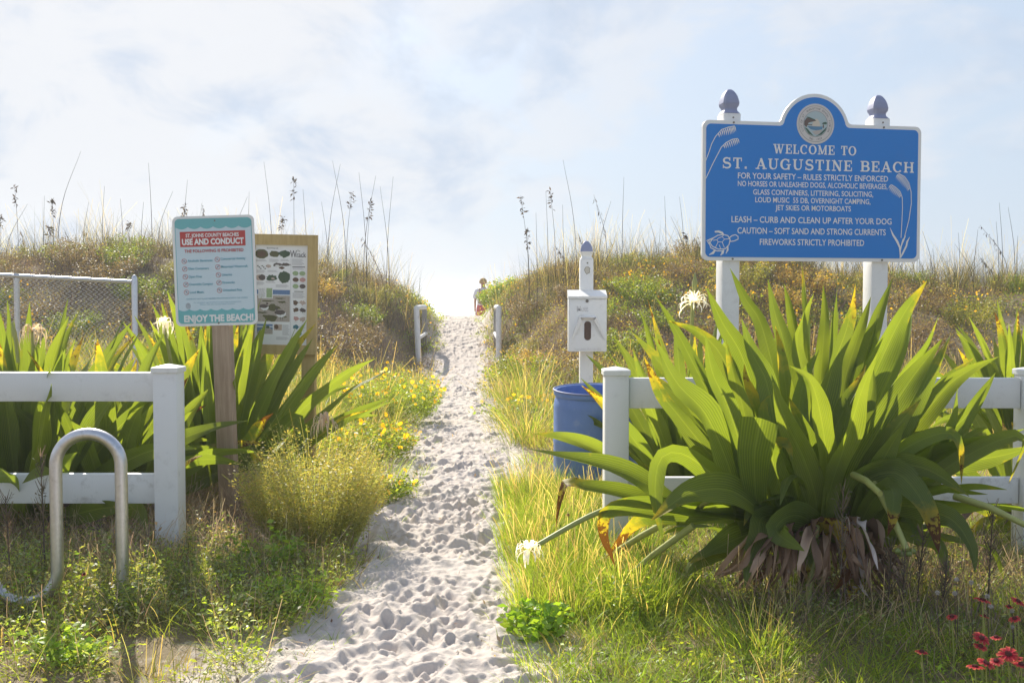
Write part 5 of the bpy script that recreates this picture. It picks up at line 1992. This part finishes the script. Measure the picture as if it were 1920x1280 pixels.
# dead brown skirt
for k in range(72):
    zx0 = rg_.uniform(430, 860)
    zx1 = zx0 + (zx0 - 640) * rg_.uniform(.2, .9) + rg_.uniform(-60, 60)
    zy1 = rg_.uniform(1060, 1195)
    d_ = rg_.uniform(-.45, -.1)
    pts_ = [P(*bx(640 + (zx0 - 640) * .7, rg_.uniform(880, 960)), BY + .02), P(*bx(zx0, rg_.uniform(900, 1000)), BY + d_ * .6), P(*bx((zx0 + zx1) / 2 + rg_.uniform(-30, 30), (1000 + zy1) / 2), BY + d_), P(*bx(zx1, zy1), BY + d_ + rg_.uniform(-.05, .1))]
    for q_ in pts_: q_.z = max(q_.z, float(hgt(q_.x, q_.y)) + .01)
    strap_leaf(big, pts_, rg_.uniform(.016, .046), rg_.uniform(-1.4, 1.4), .9, 0, 1500 + k, name='dead_leaf', mat=M['deadleaf'], col=[(.17, .11, .075), (.16, .10, .07), (.25, .17, .12), (.13, .085, .06), (.30, .22, .17)][k % 5] if k % 17 else (.46, .41, .40), wave=4)
# leaning flower stalks
q1, q2 = P(1235, 925, BY - .1), P(1020, 1050, BY - .42)
spider_flower(big, q1, P(992, 1030, BY - .42), .048, False, .5, 3)
for a_, b_ in (((1330, 935), (1085, 1078)), ((1300, 985), (1150, 1105)), ((1530, 985), (1513, 1150)), ((1640, 905), (1700, 1030)), ((1600, 890), (1650, 925)), ((1790, 930), (1925, 985))):
    A__, B__ = P(*a_, BY - .2), P(*b_, BY - .45)
    if b_[1] > 1060: B__ = G(*b_)
    o0 = Vector(big.location)
    MB().tube([A__ - o0, (A__ + B__) / 2 - o0 + Vector((0, 0, .012)), B__ - o0], [.0145, .0135, .011], 9).build('flower_stalk', M['stalk'], big, 60)
mb = MB()
for k in range(5):
    c_ = P(1697 + (k - 2) * 7, 1033 + (k % 2) * 5, BY - .45 + .01 * (k % 3)) - Vector(big.location)
    mb.lathe([(.001, -.011), (.009, -.008), (.0125, 0), (.009, .008), (.001, .012)], 10, tuple(c_))
mb.build('green_fruit', plain('green fruit', (.16, .20, .05), .4), big, 80)

lily('strap leaf plant behind the left white fence, rising over the rails', on_ground(40, 5.25), 74, (.98, 1.22), (.075, .098), 41, 88, 24, (.1, .9), spread=.22)
l2 = lily('strap leaf plant leaning out by the left end post of the white fence', on_ground(205, 5.35), 34, (.75, 1.05), (.08, .105), 42, 84, 18, (.2, 1.1), .3, spread=.16)
l3 = lily('strap leaf plant around the wooden post of the rules sign', on_ground(400, 6.6), 96, (1.02, 1.3), (.072, .092), 43, 86, 24, (.05, .6), .22, .26)
l4 = lily('strap leaf plant with a white flower behind the dispenser and big plant', on_ground(1292, 5.75), 40, (.95, 1.22), (.065, .085), 44, 86, 45, (.1, .6), .2)
l5 = lily('distant strap leaf plant on the far right before the sandy dune', on_ground(1905, 8.2), 56, (1.0, 1.25), (.06, .085), 45, 84, 20, (.1, .8), .3)
l6 = lily('yellowing strap leaf plant behind the right end of the fence', on_ground(1935, 5.15), 22, (.6, .85), (.06, .08), 46, 78, 15, (.3, 1.0), .7)
spider_flower(l3, on_ground(330, 6.15) + Vector((.05, 0, .3)), P(306, 606, 6.0), .055, False, .7, 5)
spider_flower(l3, on_ground(560, 6.3) + Vector((0, 0, .2)), P(606, 790, 6.0), .07, True, .9, 6)
spider_flower(l4, on_ground(1290, 5.75) + Vector((0, 0, .3)), P(1300, 566, 5.55), .08, False, .4, 7)
bud = MB().tube([P(1296, 610, 5.6) - Vector(l4.location), P(1301, 545, 5.6) - Vector(l4.location), P(1303, 530, 5.6) - Vector(l4.location), P(1303, 512, 5.6) - Vector(l4.location)], [.009, .010, .016, .003], 8).build('flower_bud', M['stalk'], l4, 60)
lp0 = bpy.data.objects['strap_leaf_plant.001']
spider_flower(lp0, on_ground(60, 5.2) + Vector((0, 0, .4)), P(62, 622, 5.1), .06, True, .8, 8)
MB().tube([P(34, 680, 5.1) - Vector(lp0.location), P(30, 640, 5.1) - Vector(lp0.location), P(26, 622, 5.1) - Vector(lp0.location), P(23, 604, 5.1) - Vector(lp0.location)], [.009, .010, .014, .003], 8).build('flower_bud', M['stalk'], lp0, 60)


# ---------------------------------------------------------------- bushes, clumps and flowers one by one
def bush(name, label, cat, loc, w, h, nstem, nleaf, cols, size, flowers=0, asp=.5, stemcol=GREEN, lean=(.1, .8), flat=False, group=None, tipcols=None):
    loc = Vector(loc)
    root = thing(name, label, cat, loc, group=group)
    lo = np.asarray(loc)
    b = np.zeros((nstem, 3))
    a, r = rand(nstem, 0, 6.28), np.sqrt(rand(nstem))
    b[:, 0], b[:, 1] = lo[0] + np.cos(a) * r * w * .28, lo[1] + np.sin(a) * r * w * .28
    b[:, 2] = hgt(b[:, 0], b[:, 1]) - .01
    hh = h * (1.02 - .45 * r ** 2) * rand(nstem, .7, 1.08)
    ln = .55 * w / max(h, .05) * r * .6 + .05
    PB().add(blades(b, hh, a, ln, rand(nstem, .0, .25), rand(nstem, .003, .006), pal(nstem, stemcol), 4, tipw=.4)).build('stems', M['grass'], root, lo)
    i = RNG.integers(0, nstem, nleaf)
    t = rand(nleaf, .2, 1.0) ** .8
    hor = hh[i] * (ln[i] * t + .12 * t ** 2)
    c = np.stack([b[i, 0] + np.cos(a[i]) * hor, b[i, 1] + np.sin(a[i]) * hor, b[i, 2] + hh[i] * t * .92], -1)
    c += RNG.normal(0, 1, (nleaf, 3)) * np.array([.02, .02, .012])
    c[:, 2] = np.maximum(c[:, 2], hgt(c[:, 0], c[:, 1]) + .01)
    cl = pal(nleaf, cols)
    if tipcols is not None:
        k = (t ** 3)[:, None]
        cl = cl * (1 - k) + pal(nleaf, tipcols) * k
    PB().add(leaves(c, rand(nleaf, *size), cl, .5, asp)).build('foliage', M['leaf'], root, lo)
    if flowers:
        proto = None
        k = RNG.choice(nstem, flowers)
        for j in k:
            t_ = RNG.uniform(.8, 1.08)
            hor_ = hh[j] * (ln[j] * t_ + .12 * t_ * t_)
            p_ = Vector((b[j, 0] + math.cos(a[j]) * hor_ - lo[0] + RNG.normal(0, .02), b[j, 1] + math.sin(a[j]) * hor_ - lo[1] - .02, b[j, 2] + hh[j] * t_ * .95 - lo[2] + RNG.uniform(.0, .03)))
            if proto is None:
                proto = PB().add(flowers_np(np.zeros((1, 3)), .052, YELLOW, (.5, .28, .02), 8)).build('flower', M['petal'], root)
                o_ = proto
            else:
                o_ = proto.copy()
                COL.objects.link(o_)
                o_.parent = root
            o_.location = p_
            o_.rotation_euler = (RNG.uniform(-.6, .9), RNG.uniform(-.7, .7), RNG.uniform(0, 6))
            s_ = RNG.uniform(.5, .95)
            o_.scale = (s_, s_, s_)
    return root


def clump(name, label, loc, n, h, spread, cols, w=(.003, .006), lean=(.05, .5), curl=(.1, .7), cat='grass clump', group=None, seeds=0):
    loc = Vector(loc)
    lo = np.asarray(loc)
    b = np.repeat(lo[None, :], n, 0)
    a, r = rand(n, 0, 6.28), np.sqrt(rand(n))
    b[:, 0] += np.cos(a) * r * spread
    b[:, 1] += np.sin(a) * r * spread
    b[:, 2] = hgt(b[:, 0], b[:, 1]) - .01
    pb = PB().add(blades(b, h * rand(n, .55, 1.1), a + rand(n, -.7, .7), rand(n, *lean) * (.3 + r), rand(n, *curl), rand(n, *w), pal(n, cols), 5))
    if seeds:
        i = RNG.integers(0, n, seeds)
        pb.add(blades(b[i], h * rand(seeds, .9, 1.3), a[i], rand(seeds, .05, .4), rand(seeds, 0, .4), .004, pal(seeds, STRAW), 4, tipw=1.0))
    o = pb.build(name, [M['grass']], None, lo)
    o.location = loc
    return tag(o, label, cat, group)


FEATH = [(.165, .19, .085), (.205, .22, .10), (.135, .155, .065)]
bush('feathery_bush', 'feathery yellow green bush left of the path beside the rules sign post', 'bush', on_ground(588, 4.85), .68, .62, 520, 30000, FEATH, (.012, .022), 0, .3, FEATH + GOLD[:1], tipcols=[(.30, .25, .12), (.26, .26, .10)])
bush('flower_bush', 'tall bush full of yellow flowers beside the left handrail', 'bush', on_ground(735, 9.8), 1.0, .60, 150, 5200, LIME + GREEN, (.02, .04), 95)
bush('flower_bush', 'low yellow flower bush halfway along the left edge of the path', 'bush', on_ground(695, 7.6), .85, .34, 120, 4600, LIME + GREEN + GOLD[:1], (.018, .036), 60)
bush('flower_bush', 'creeping green plant with few yellow flowers nearest the feathery bush', 'bush', on_ground(718, 6.0), .42, .19, 60, 1500, LIME + GREEN, (.016, .032), 12)
bush('flower_bush', 'lime green bush with yellow flowers beside the walking person', 'bush', on_ground(936, 23.3), 1.0, .55, 150, 4200, LIME, (.03, .06), 40, .7)
bush('flower_bush', 'small leafy bush with orange dots under the right handrail', 'bush', on_ground(948, 14.5), .7, .35, 60, 1200, LIME + GREEN, (.03, .05), 6, .6)
bush('leafy_plant', 'bright broad leaved plant at the right edge of the sand in front', 'plant', on_ground(1008, 3.55), .24, .15, 40, 420, [(.12, .20, .03), (.16, .25, .035)], (.025, .048), 0, .6)
bush('leafy_plant', 'yellow green ferny plant in the foreground grass left of the big strap leaf plant', 'plant', on_ground(1165, 3.75), .26, .20, 40, 700, LIME, (.014, .026), 0, .4)
bush('leafy_plant', 'green leafy plant at the foot of the feathery bush', 'plant', on_ground(492, 4.25), .26, .26, 26, 320, [(.11, .18, .03), (.15, .22, .04)], (.022, .042), 0, .6)
bush('leafy_plant', 'bright green clump on the sand below the rules sign', 'plant', on_ground(540, 3.85), .42, .15, 60, 700, [(.15, .24, .035), (.20, .28, .05)], (.02, .044), 0, .35)
bush('leafy_plant', 'leafy plant in the bottom left corner under a red flower', 'plant', on_ground(112, 3.3), .28, .13, 40, 420, [(.13, .21, .04), (.17, .25, .05)], (.02, .036), 0, .5)
bush('leafy_plant', 'grey green sprig at the foot of the bike rack leg', 'plant', on_ground(250, 3.8), .30, .24, 44, 800, [(.10, .13, .06), (.13, .16, .07)], (.014, .028), 0, .3)
bush('leafy_plant', 'grey green sprig between the fence post and the sand', 'plant', on_ground(375, 4.0), .34, .24, 44, 800, [(.10, .13, .05), (.14, .17, .06)], (.014, .028), 0, .3)
clump('grass_clump', 'blue green grass clump in front of the tall yellow flower bush', on_ground(700, 9.6), 150, .62, .14, [(.17, .21, .10), (.22, .24, .11), (.14, .18, .07)], (.004, .007), seeds=8)
clump('grass_clump', 'tall grass clump beside the path under the right handrail', on_ground(985, 12.0), 180, .72, .16, LIME + GOLD[:2] + [(.2, .23, .1)], (.004, .008), seeds=12)
clump('grass_clump', 'arching grass clump left of the blue drum', on_ground(990, 8.6), 190, .60, .16, LIME + GOLD + STRAW[:1], (.004, .007), (.1, .7), (.3, .9), seeds=10)
clump('grass_clump', 'grass clump right behind the blue drum', on_ground(1215, 8.0), 120, .45, .14, LIME + GOLD, (.003, .006), seeds=10)
clump('grass_clump', 'bright grass clump at the foot of the fence post in front of the drum', on_ground(1090, 4.3), 150, .30, .10, LIME, (.003, .005), seeds=4)
clump('grass_clump', 'tufted grass in the bottom middle foreground', on_ground(1430, 3.35), 140, .24, .12, LIME + GOLD[:1], (.0025, .0045))
clump('grass_clump', 'grassy tuft on the sand at the bottom left of the path', on_ground(440, 3.42), 90, .13, .10, LIME + GREEN, (.0025, .0045), (.2, 1.0))
clump('grass_clump', 'tiny grass tuft alone on the sand', on_ground(620, 3.45), 40, .07, .05, LIME, (.002, .004), (.2, 1.2))


# shrubs standing out of the dune scrub: a few kinds, copied
SHRUBS = []
for lab, cols_, h_, w__, sz_, nf_, stc in (
        ('lime leaved shrub among the scrub of the {}', DUNE(LIME + GREEN, .75), .50, .95, (.022, .042), 0, GREEN),
        ('dark purple brown twiggy shrub among the scrub of the {}', [(.10, .075, .07), (.13, .10, .095), (.08, .065, .05)], .62, 1.0, (.02, .04), 0, [(.12, .09, .085), (.16, .13, .12)]),
        ('olive shrub with dense small leaves among the scrub of the {}', [(.12, .13, .045), (.16, .16, .055), (.10, .115, .035)], .52, .9, (.02, .038), 0, GOLD),
        ('rust and gold tinted shrub among the scrub of the {}', [(.24, .16, .07), (.30, .22, .09), (.19, .14, .07)], .48, .85, (.02, .036), 0, GOLD)):
    SHRUBS.append((lab, bush('dune_shrub', lab.format('left dune'), 'shrub', on_ground(420, 15.5), w__, h_, 120, 3200, cols_, sz_, nf_, .55, stc, (.1, .8), group='shrubs on the dunes')))
SR = np.random.default_rng(123)
spots_ = []
for sd_, x0_, x1_, n_ in (('left dune', -11, -1.9, 44), ('right dune', .2, 11, 48)):
    tries = 0
    while n_ and tries < 4000:
        tries += 1
        x_, y_ = SR.uniform(x0_, x1_), SR.uniform(12.6, 19.6)
        if abs(x_) / y_ > .56 or (sd_ == 'left dune' and x_ < -3.2 and y_ < 13): continue
        if any((x_ - a) ** 2 + (y_ - b) ** 2 < .6 for a, b, *_r in spots_): continue
        if x_ > 5 and SR.random() < .75: continue
        spots_.append((x_, y_, sd_))
        n_ -= 1
first = [True] * 4
for x_, y_, sd_ in spots_:
    k = int(SR.choice(4, p=[.14, .46, .2, .2] if sd_ == 'left dune' else [.27, .3, .26, .17]))
    lab, src = SHRUBS[k]
    if first[k]:
        o_, first[k] = src, False
    else:
        o_ = src.copy()
        COL.objects.link(o_)
        for ch in src.children:
            c_ = ch.copy()
            COL.objects.link(c_)
            c_.parent = o_
    o_['label'] = lab.format(sd_)
    o_.location = (x_, y_, float(hgt(x_, y_)) - .04)
    o_.rotation_euler = (0, 0, SR.uniform(0, 6.28))
    s_ = SR.uniform(.7, 1.2)
    o_.scale = (s_, s_, s_ * SR.uniform(.8, 1.1))


# dark dry weed spikes
def dry_weed(label, px, Y, ztop_py, seed, tilt=0.0):
    rg_ = np.random.default_rng(seed)
    g = on_ground(px, Y)
    top = P(px + tilt, ztop_py, Y)
    h = top.z - g.z
    root = thing('dry_weed', label, 'weed', g, group='dry weed spikes')
    c_, _ = cr([(0, 0, -.02), ((top.x - g.x) * .4, 0, h * .5), (top.x - g.x, 0, h)], 9)
    MB().tube([tuple(q) for q in c_], [.004 - .0025 * k / 8 for k in range(9)], 6).build('stem', M['weedstem'], root, 60)
    n = 46
    t = rg_.uniform(.35, 1, n)
    b = np.stack([np.interp(t, np.linspace(0, 1, 9), c_[:, k]) for k in range(3)], -1)
    a = rg_.uniform(0, 6.28, n)
    PB().add(blades(b, .085 * (1.2 - .75 * t) + .012, a, .55, -.1, .0045, pal(n, [(.10, .08, .065), (.15, .12, .09)]), 3, tipw=.5)).add(leaves(b + RNG.normal(0, .012, b.shape), .022, pal(n, [(.12, .10, .07), (.10, .10, .06)]), .7, .3)).build('twigs', M['scrub'], root)
    return root


M['weedstem'] = plain('dry weed stem', (.12, .09, .07), .85, var=.2)
dry_weed('dry brown weed spike left of the bike rack loop', 76, 4.2, 852, 1)
dry_weed('dry weed spike at the left frame edge by the lower rail', 10, 4.1, 930, 2)
dry_weed('tall dry weed spike in the dark middle of the big strap leaf plant', 1582, 3.72, 912, 3)
dry_weed('dry weed spike with a leaning top right of the green fruit', 1726, 3.75, 1003, 4, 6)
dry_weed('dry weed spike just right of the white dead leaf', 1672, 3.7, 1020, 5)
dry_weed('dry weed spike before the lower rail at the right', 1862, 3.85, 955, 6)
dry_weed('short dry weed spike near the red flowers', 1775, 3.65, 1060, 7)
dry_weed('thin dry weed spike below the hanging spotted leaf', 1700, 3.6, 1045, 8, -4)


# red blanket flowers
def petal_head(mb_, r, rg_, n=11):
    pass


M['redpetal'] = foliage('red petal', .35, .6, (1.3, .9, .7), .2)


def blanket_flower(label, px, py, Y, d=.058, seed=0, tilt=(.5, 0)):
    rg_ = np.random.default_rng(seed)
    head = P(px, py, Y)
    g = float(hgt(head.x + .02, Y + .02))
    root = thing('blanket_flower', label, 'flower', (head.x, Y, g), group='red blanket flowers')
    hz = max(.05, head.z - g)
    MB().tube([(.02, .02, -.01), (.012, .012, hz * .5), (0, 0, hz)], [.0022, .002, .0018], 6).build('stem', M['stalk'], root, 60)
    n_ = np.array([rg_.uniform(-.4, .4), rg_.uniform(-.55, .1), 1.0])
    d = d * .9
    n_ /= np.linalg.norm(n_)
    u = np.cross(n_, [0, 1, .3])
    u /= np.linalg.norm(u)
    v = np.cross(n_, u)
    c0 = np.array([0, 0, hz])
    pb = PB()
    for k in range(12):
        a = 2 * math.pi * k / 12 + rg_.uniform(-.1, .1)
        dd_, ss = u * math.cos(a) + v * math.sin(a), -u * math.sin(a) + v * math.cos(a)
        r_ = d / 2 * rg_.uniform(.85, 1.1)
        V, F, T = [], [], []
        for q_, w_, l_ in ((.2, .16, .0), (.6, .34, .05), (.88, .42, .0), (1.02, .30, -.07)):
            for sg in (-1, 0, 1):
                V.append(c0 + dd_ * r_ * q_ + ss * sg * r_ * w_ * .48 + n_ * r_ * (l_ + .05 * abs(sg)))
                T.append((.30, .022, .035) if q_ < .85 else ((.34, .05, .04) if q_ < 1 else (.40, .14, .05)))
        for i in range(3):
            for j in range(2):
                F.append((i * 3 + j, i * 3 + j + 1, i * 3 + j + 4, i * 3 + j + 3))
        pb.add((np.array(V), np.array(F), np.array(T) * rg_.uniform(.8, 1.15)))
    pb.build('petals', M['redpetal'], root)
    c_ = MB()
    for k in range(26):
        a, r_ = 2.4 * k, d * .17 * math.sqrt(k / 26)
        p_ = Vector(c0 + (u * math.cos(a) + v * math.sin(a)) * r_)
        nn_ = Vector(n_)
        c_.tube([p_, p_ + nn_ * (.008 - .12 * r_)], [.0016, .0010], 5)
    c_.build('flower_centre', M['flowercentre'], root, 60)
    return root


M['flowercentre'] = plain('flower centre', (.12, .03, .03), .8, var=.4, scale=300)
for k, (px, py, Y, d, lab) in enumerate((
        (1842, 1125, 3.18, .060, 'red flower standing alone high in the grass below the right lower rail'),
        (1908, 1127, 3.2, .050, 'red flower highest at the right edge of the grass'),
        (1892, 1137, 3.28, .030, 'small red bud like flower left of the highest right edge flower'),
        (1903, 1160, 3.14, .042, 'red flower just under the highest one at the right edge'),
        (1785, 1156, 3.16, .040, 'small red flower left of the red flower group by the dry weeds'),
        (1845, 1155, 3.23, .034, 'faded red flower between two brighter ones'),
        (1840, 1196, 3.0, .055, 'upper red flower of the stacked pair in the right grass'),
        (1838, 1212, 2.98, .046, 'lower red flower of the stacked pair in the right grass'),
        (1868, 1195, 3.05, .040, 'wilting dark red flower right of the stacked pair'),
        (1728, 1222, 2.92, .044, 'lone red flower farthest out in the grass to the left'),
        (1890, 1226, 2.9, .066, 'largest red flower facing the path'),
        (1906, 1234, 2.92, .044, 'red flower touching the largest one on its right'),
        (1914, 1246, 2.88, .052, 'lowest red flower at the right edge'),
        (1828, 1250, 2.86, .056, 'first red flower in the bottom row of three'),
        (1848, 1243, 2.85, .060, 'middle red flower in the bottom row of three'),
        (1868, 1239, 2.87, .046, 'last red flower in the bottom row of three'),
        (122, 1226, 3.3, .036, 'red flower above the leafy plant in the bottom left corner'),
        (158, 1076, 3.95, .024, 'tiny red flower inside the bike rack loop'),
        (972, 1016 + 4, 4.6, .026, 'orange red flower by the path left of the white spidery flower'),
        (1065, 965, 5.0, .03, 'orange red flower below the longest strap leaf'))):
    blanket_flower(lab, px, py, Y, d, 50 + k)
# pale seed balls on wiry stems
M['seed'] = plain('pale seed ball', (.40, .36, .32), .9, var=.2, scale=400)
for k, (px, py, lab) in enumerate(((1830, 1094, 'topmost'), (1802, 1088, 'second from the left'), (1766, 1113, 'leftmost'), (1799, 1114, 'middle'), (1868, 1139, 'just left of a red flower'), (1908, 1147, 'rightmost'), (1861, 1120, 'between two red flowers'), (1911, 1177, 'lowest'))):
    Y = 3.3
    h_ = P(px, py, Y)
    g = on_ground(px, Y)
    rt = thing('seed_ball', f'pale round seed ball, {lab} among the red flowers', 'seed head', g, group='pale seed balls')
    MB().tube([(.015, .01, 0), (.004, 0, (h_.z - g.z) * .6), (0, 0, h_.z - g.z)], [.0016, .0014, .0012], 5).build('stem', M['weedstem'], rt, 60)
    mb = MB()
    rg_ = np.random.default_rng(k)
    for j in range(40):
        d_ = Vector(rg_.normal(0, 1, 3)).normalized()
        c_ = Vector((0, 0, h_.z - g.z + .004))
        mb.tube([c_ + d_ * .002, c_ + d_ * .0085], [.0022, .0012], 4)
    mb.build('seeds', M['seed'], rt, 60)


# ---------------------------------------------------------------- sea oat stalks on the skyline
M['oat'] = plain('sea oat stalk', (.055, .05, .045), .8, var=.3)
M['oatseed'] = foliage('sea oat seed', .3, .8, (1.3, 1.1, .7), .15)
z7 = lambda a, b: (a / 2.526, 260 + b / 2.526)
zr = lambda a, b: (900 + a / 3.765, 300 + b / 3.765)
zf = lambda a, b: (1660 + a / 3.369, 380 + b / 3.369)
OATS = [  # tip, base, seed head, droop
    (z7, (70, 228), (95, 480), 1, .2), (z7, (248, 300), (262, 500), 1, .1), (z7, (383, 60), (268, 490), 0, 0), (z7, (95, 430), (130, 510), 1, .9), (z7, (232, 418), (250, 520), 1, .3),
    (z7, (398, 435), (470, 540), 1, 1.0), (z7, (508, 462), (560, 550), 1, 1.0), (z7, (495, 225), (488, 520), 0, 0), (z7, (570, 285), (590, 520), 0, 0), (z7, (609, 395), (618, 540), 1, .1), (z7, (703, 115), (727, 520), 0, 0),
    (z7, (818, 250), (745, 500), 0, 0), (z7, (888, 195), (872, 480), 0, 0), (z7, (874, 318), (880, 480), 1, .1), (z7, (955, 308), (990, 480), 1, .7), (z7, (1180, 250), (1178, 480), 0, 0), (z7, (1172, 275), (1090, 480), 0, 0),
    (z7, (1250, 110), (1295, 520), 0, 0), (z7, (1390, 195), (1397, 520), 1, .05), (z7, (1340, 370), (1330, 520), 1, .2), (z7, (1435, 240), (1458, 520), 0, 0), (z7, (1575, 105), (1650, 560), 0, 0), (z7, (1612, 120), (1548, 520), 0, 0),
    (z7, (1667, 255), (1640, 540), 1, .1), (z7, (1700, 160), (1742, 560), 0, 0), (z7, (1756, 290), (1735, 560), 1, .1), (z7, (1780, 175), (1715, 560), 0, 0), (z7, (1800, 225), (1852, 600), 0, 0), (z7, (1862, 180), (1828, 560), 0, 0), (z7, (4, 360), (10, 500), 1, .2),
    (z7, (210, 270), (212, 500), 0, 0), (z7, (680, 300), (672, 520), 0, 0), (z7, (420, 300), (392, 500), 0, 0), (z7, (1715, 465), (1840, 600), 1, 1.0), (z7, (1523, 300), (1560, 540), 0, 0), (z7, (130, 310), (20, 490), 0, 0),
    (zr, (287, 250), (350, 720), 1, .5), (zr, (395, 372), (405, 720), 0, 0), (zr, (465, 225), (484, 700), 0, 0), (zr, (494, 212), (535, 690), 1, .1), (zr, (583, 315), (590, 690), 0, 0), (zr, (586, 0), (690, 690), 0, 0),
    (zr, (803, 245), (905, 680), 1, .7), (zr, (925, 290), (825, 680), 0, 0), (zr, (1016, 120), (1000, 690), 0, 0), (zr, (1192, 410), (1255, 680), 0, 0), (zr, (1303, 255), (1312, 690), 0, 0), (zr, (1345, 395), (1450, 690), 0, 0),
    (zr, (1408, 260), (1440, 690), 0, 0), (zr, (1456, 520), (1468, 700), 1, .1), (zr, (528, 605), (660, 720), 1, 1.0), (zr, (692, 518), (760, 700), 1, .9), (zr, (1510, 545), (1575, 720), 1, .9), (zr, (330, 500), (350, 720), 1, .1), (zr, (1095, 570), (1110, 690), 0, 0), (zr, (960, 560), (975, 690), 0, 0),
    (zf, (235, 180), (302, 470), 0, 0), (zf, (300, 290), (310, 470), 0, 0), (zf, (462, 190), (468, 460), 0, 0), (zf, (585, 170), (550, 460), 0, 0), (zf, (440, 262), (560, 450), 0, 0), (zf, (598, 142), (785, 430), 1, 1.0), (zf, (720, 0), (738, 430), 0, 0),
    (zf, (776, 28), (820, 430), 0, 0), (zf, (602, 348), (700, 440), 1, 1.0), (zf, (700, 120), (715, 430), 0, 0), (zf, (836, 210), (822, 430), 0, 0),
]
ents = []
for f_, tip, base, seed_, dr_ in OATS:
    ents.append((f_(*tip), f_(*base), seed_, dr_))
ents.sort(key=lambda e: e[0][0])
cnt = {'left': 0, 'right': 0, 'far': 0}
ORD = ['', 'first', 'second', 'third', 'fourth', 'fifth', 'sixth', 'seventh', 'eighth', 'ninth', 'tenth', 'eleventh', 'twelfth', 'thirteenth', 'fourteenth', 'fifteenth', 'sixteenth', 'seventeenth', 'eighteenth', 'nineteenth', 'twentieth']
ORD += ['twenty-' + q_ for q_ in ORD[1:10]] + ['thirtieth'] + ['thirty-' + q_ for q_ in ORD[1:10]]
for k, (tip, base, seed_, dr_) in enumerate(ents):
    where = 'left' if tip[0] < 800 else ('right' if tip[0] < 1600 else 'far')
    cnt[where] += 1
    wn = {'left': 'left dune', 'right': 'middle dune', 'far': 'right dune'}[where]
    Y = {'left': 18.4, 'right': 18.6, 'far': 17.8}[where] + RNG.uniform(-.5, .7)
    xb = (base[0] - 960) / FPX * Y
    gb = Vector((xb, Y, float(hgt(xb, Y)) - .05))
    tp = P(*tip, Y)
    lean_ = tp.x - gb.x
    kind_ = ('stalk with a drooping seed plume' if dr_ > .6 else 'stalk with an upright seed head') if seed_ else ('bare stalk leaning left' if lean_ < -.22 else 'bare stalk leaning right' if lean_ > .22 else 'bare upright stalk')
    root = thing('sea_oat', f'thin {kind_}, {ORD[cnt[where]]} from the left on the {wn}', 'sea oat', gb, group='sea oat stalks on the skyline')
    v = tp - gb
    bow = Vector((-v.x * .22 if not seed_ else -v.x * .28, 0, v.z * .05))
    c_, L_ = cr([(0, 0, 0), tuple(v * .5 + bow), tuple(v)], 12)
    th = .0075 if not seed_ else .007
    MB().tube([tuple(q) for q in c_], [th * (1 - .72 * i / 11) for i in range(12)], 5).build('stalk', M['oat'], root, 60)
    nb = 9
    PB().add(blades(np.zeros((nb, 3)), rand(nb, .4, .8), rand(nb, 0, 6.28), rand(nb, .1, .5), rand(nb, .1, .5), rand(nb, .006, .010), pal(nb, [(.11, .10, .06), (.17, .15, .06)]), 4)).build('leaves', M['scrub'], root)
    if seed_:
        n = 30 if dr_ > .5 else 26
        i0 = .80 if dr_ < .6 else .55
        t = RNG.uniform(i0, 1.0, n)
        b = np.stack([np.interp(t, np.linspace(0, 1, 12), c_[:, q]) for q in range(3)], -1)
        b += RNG.normal(0, .012, b.shape)
        V, F, T = leaves(b, rand(n, .06, .105), pal(n, [(.05, .04, .03), (.08, .06, .04), (.04, .035, .03)]), .0, .35)
        V = V.reshape(-1, 4, 3)
        if dr_ > .5:
            dv = V - V[:, :1]
            ln_ = np.linalg.norm(dv, axis=2, keepdims=True)
            V = V[:, :1] + dv * .55 + np.array([0, 0, -1.0]) * ln_ * .75
        PB().add((V.reshape(-1, 3), F, T)).build('seed_head', M['oatseed'], root)
# one golden arching plume in front of the right dune
g_ = on_ground(1215, 9.0)
t_ = [P(1220, 760, 9.0), P(1222, 600, 9.0), P(1236, 545, 9.0), P(1262, 526, 9.0), P(1284, 534, 9.0)]
pl = thing('sea_oat', 'golden arching seed plume before the right dune above the white flower', 'sea oat', g_)
c_, _ = cr([Vector((0, 0, 0))] + [q - g_ for q in t_[1:]], 16)
MB().tube([tuple(q) for q in c_], [.004 - .0025 * i / 15 for i in range(16)], 5).build('stalk', M['straw'] if 'straw' in M else M['stalk'], pl, 60)
n = 60
t = RNG.uniform(.5, 1, n)
b = np.stack([np.interp(t, np.linspace(0, 1, 16), c_[:, q]) for q in range(3)], -1)
V, F, T = leaves(b, rand(n, .03, .055), pal(n, GOLD), 0, .3)
V = V.reshape(-1, 4, 3)
dv = V - V[:, :1]
V = V[:, :1] + dv * .6 + np.array([0, 0, -1.0]) * np.linalg.norm(dv, axis=2, keepdims=True) * .6
PB().add((V.reshape(-1, 3), F, T)).build('seed_head', M['oatseed'], pl)


# ================================================================== SEA HAZE
hz_m = bpy.data.materials.new('sea haze')
hz_m.use_nodes = True
hn = hz_m.node_tree
hn.nodes.clear()
ho = hn.nodes.new('ShaderNodeOutputMaterial')
hv = hn.nodes.new('ShaderNodeVolumePrincipled')
hv.inputs['Color'].default_value = (.93, .95, 1.0, 1)
hv.inputs['Density'].default_value = HAZE
hv.inputs['Anisotropy'].default_value = .45
hn.links.new(hv.outputs[0], ho.inputs['Volume'])
tag(MB().box(-29000, 29000, -60, 29000, -5.0, 5.2).build('haze', hz_m), 'pale bright sea haze over the beach', kind='stuff')
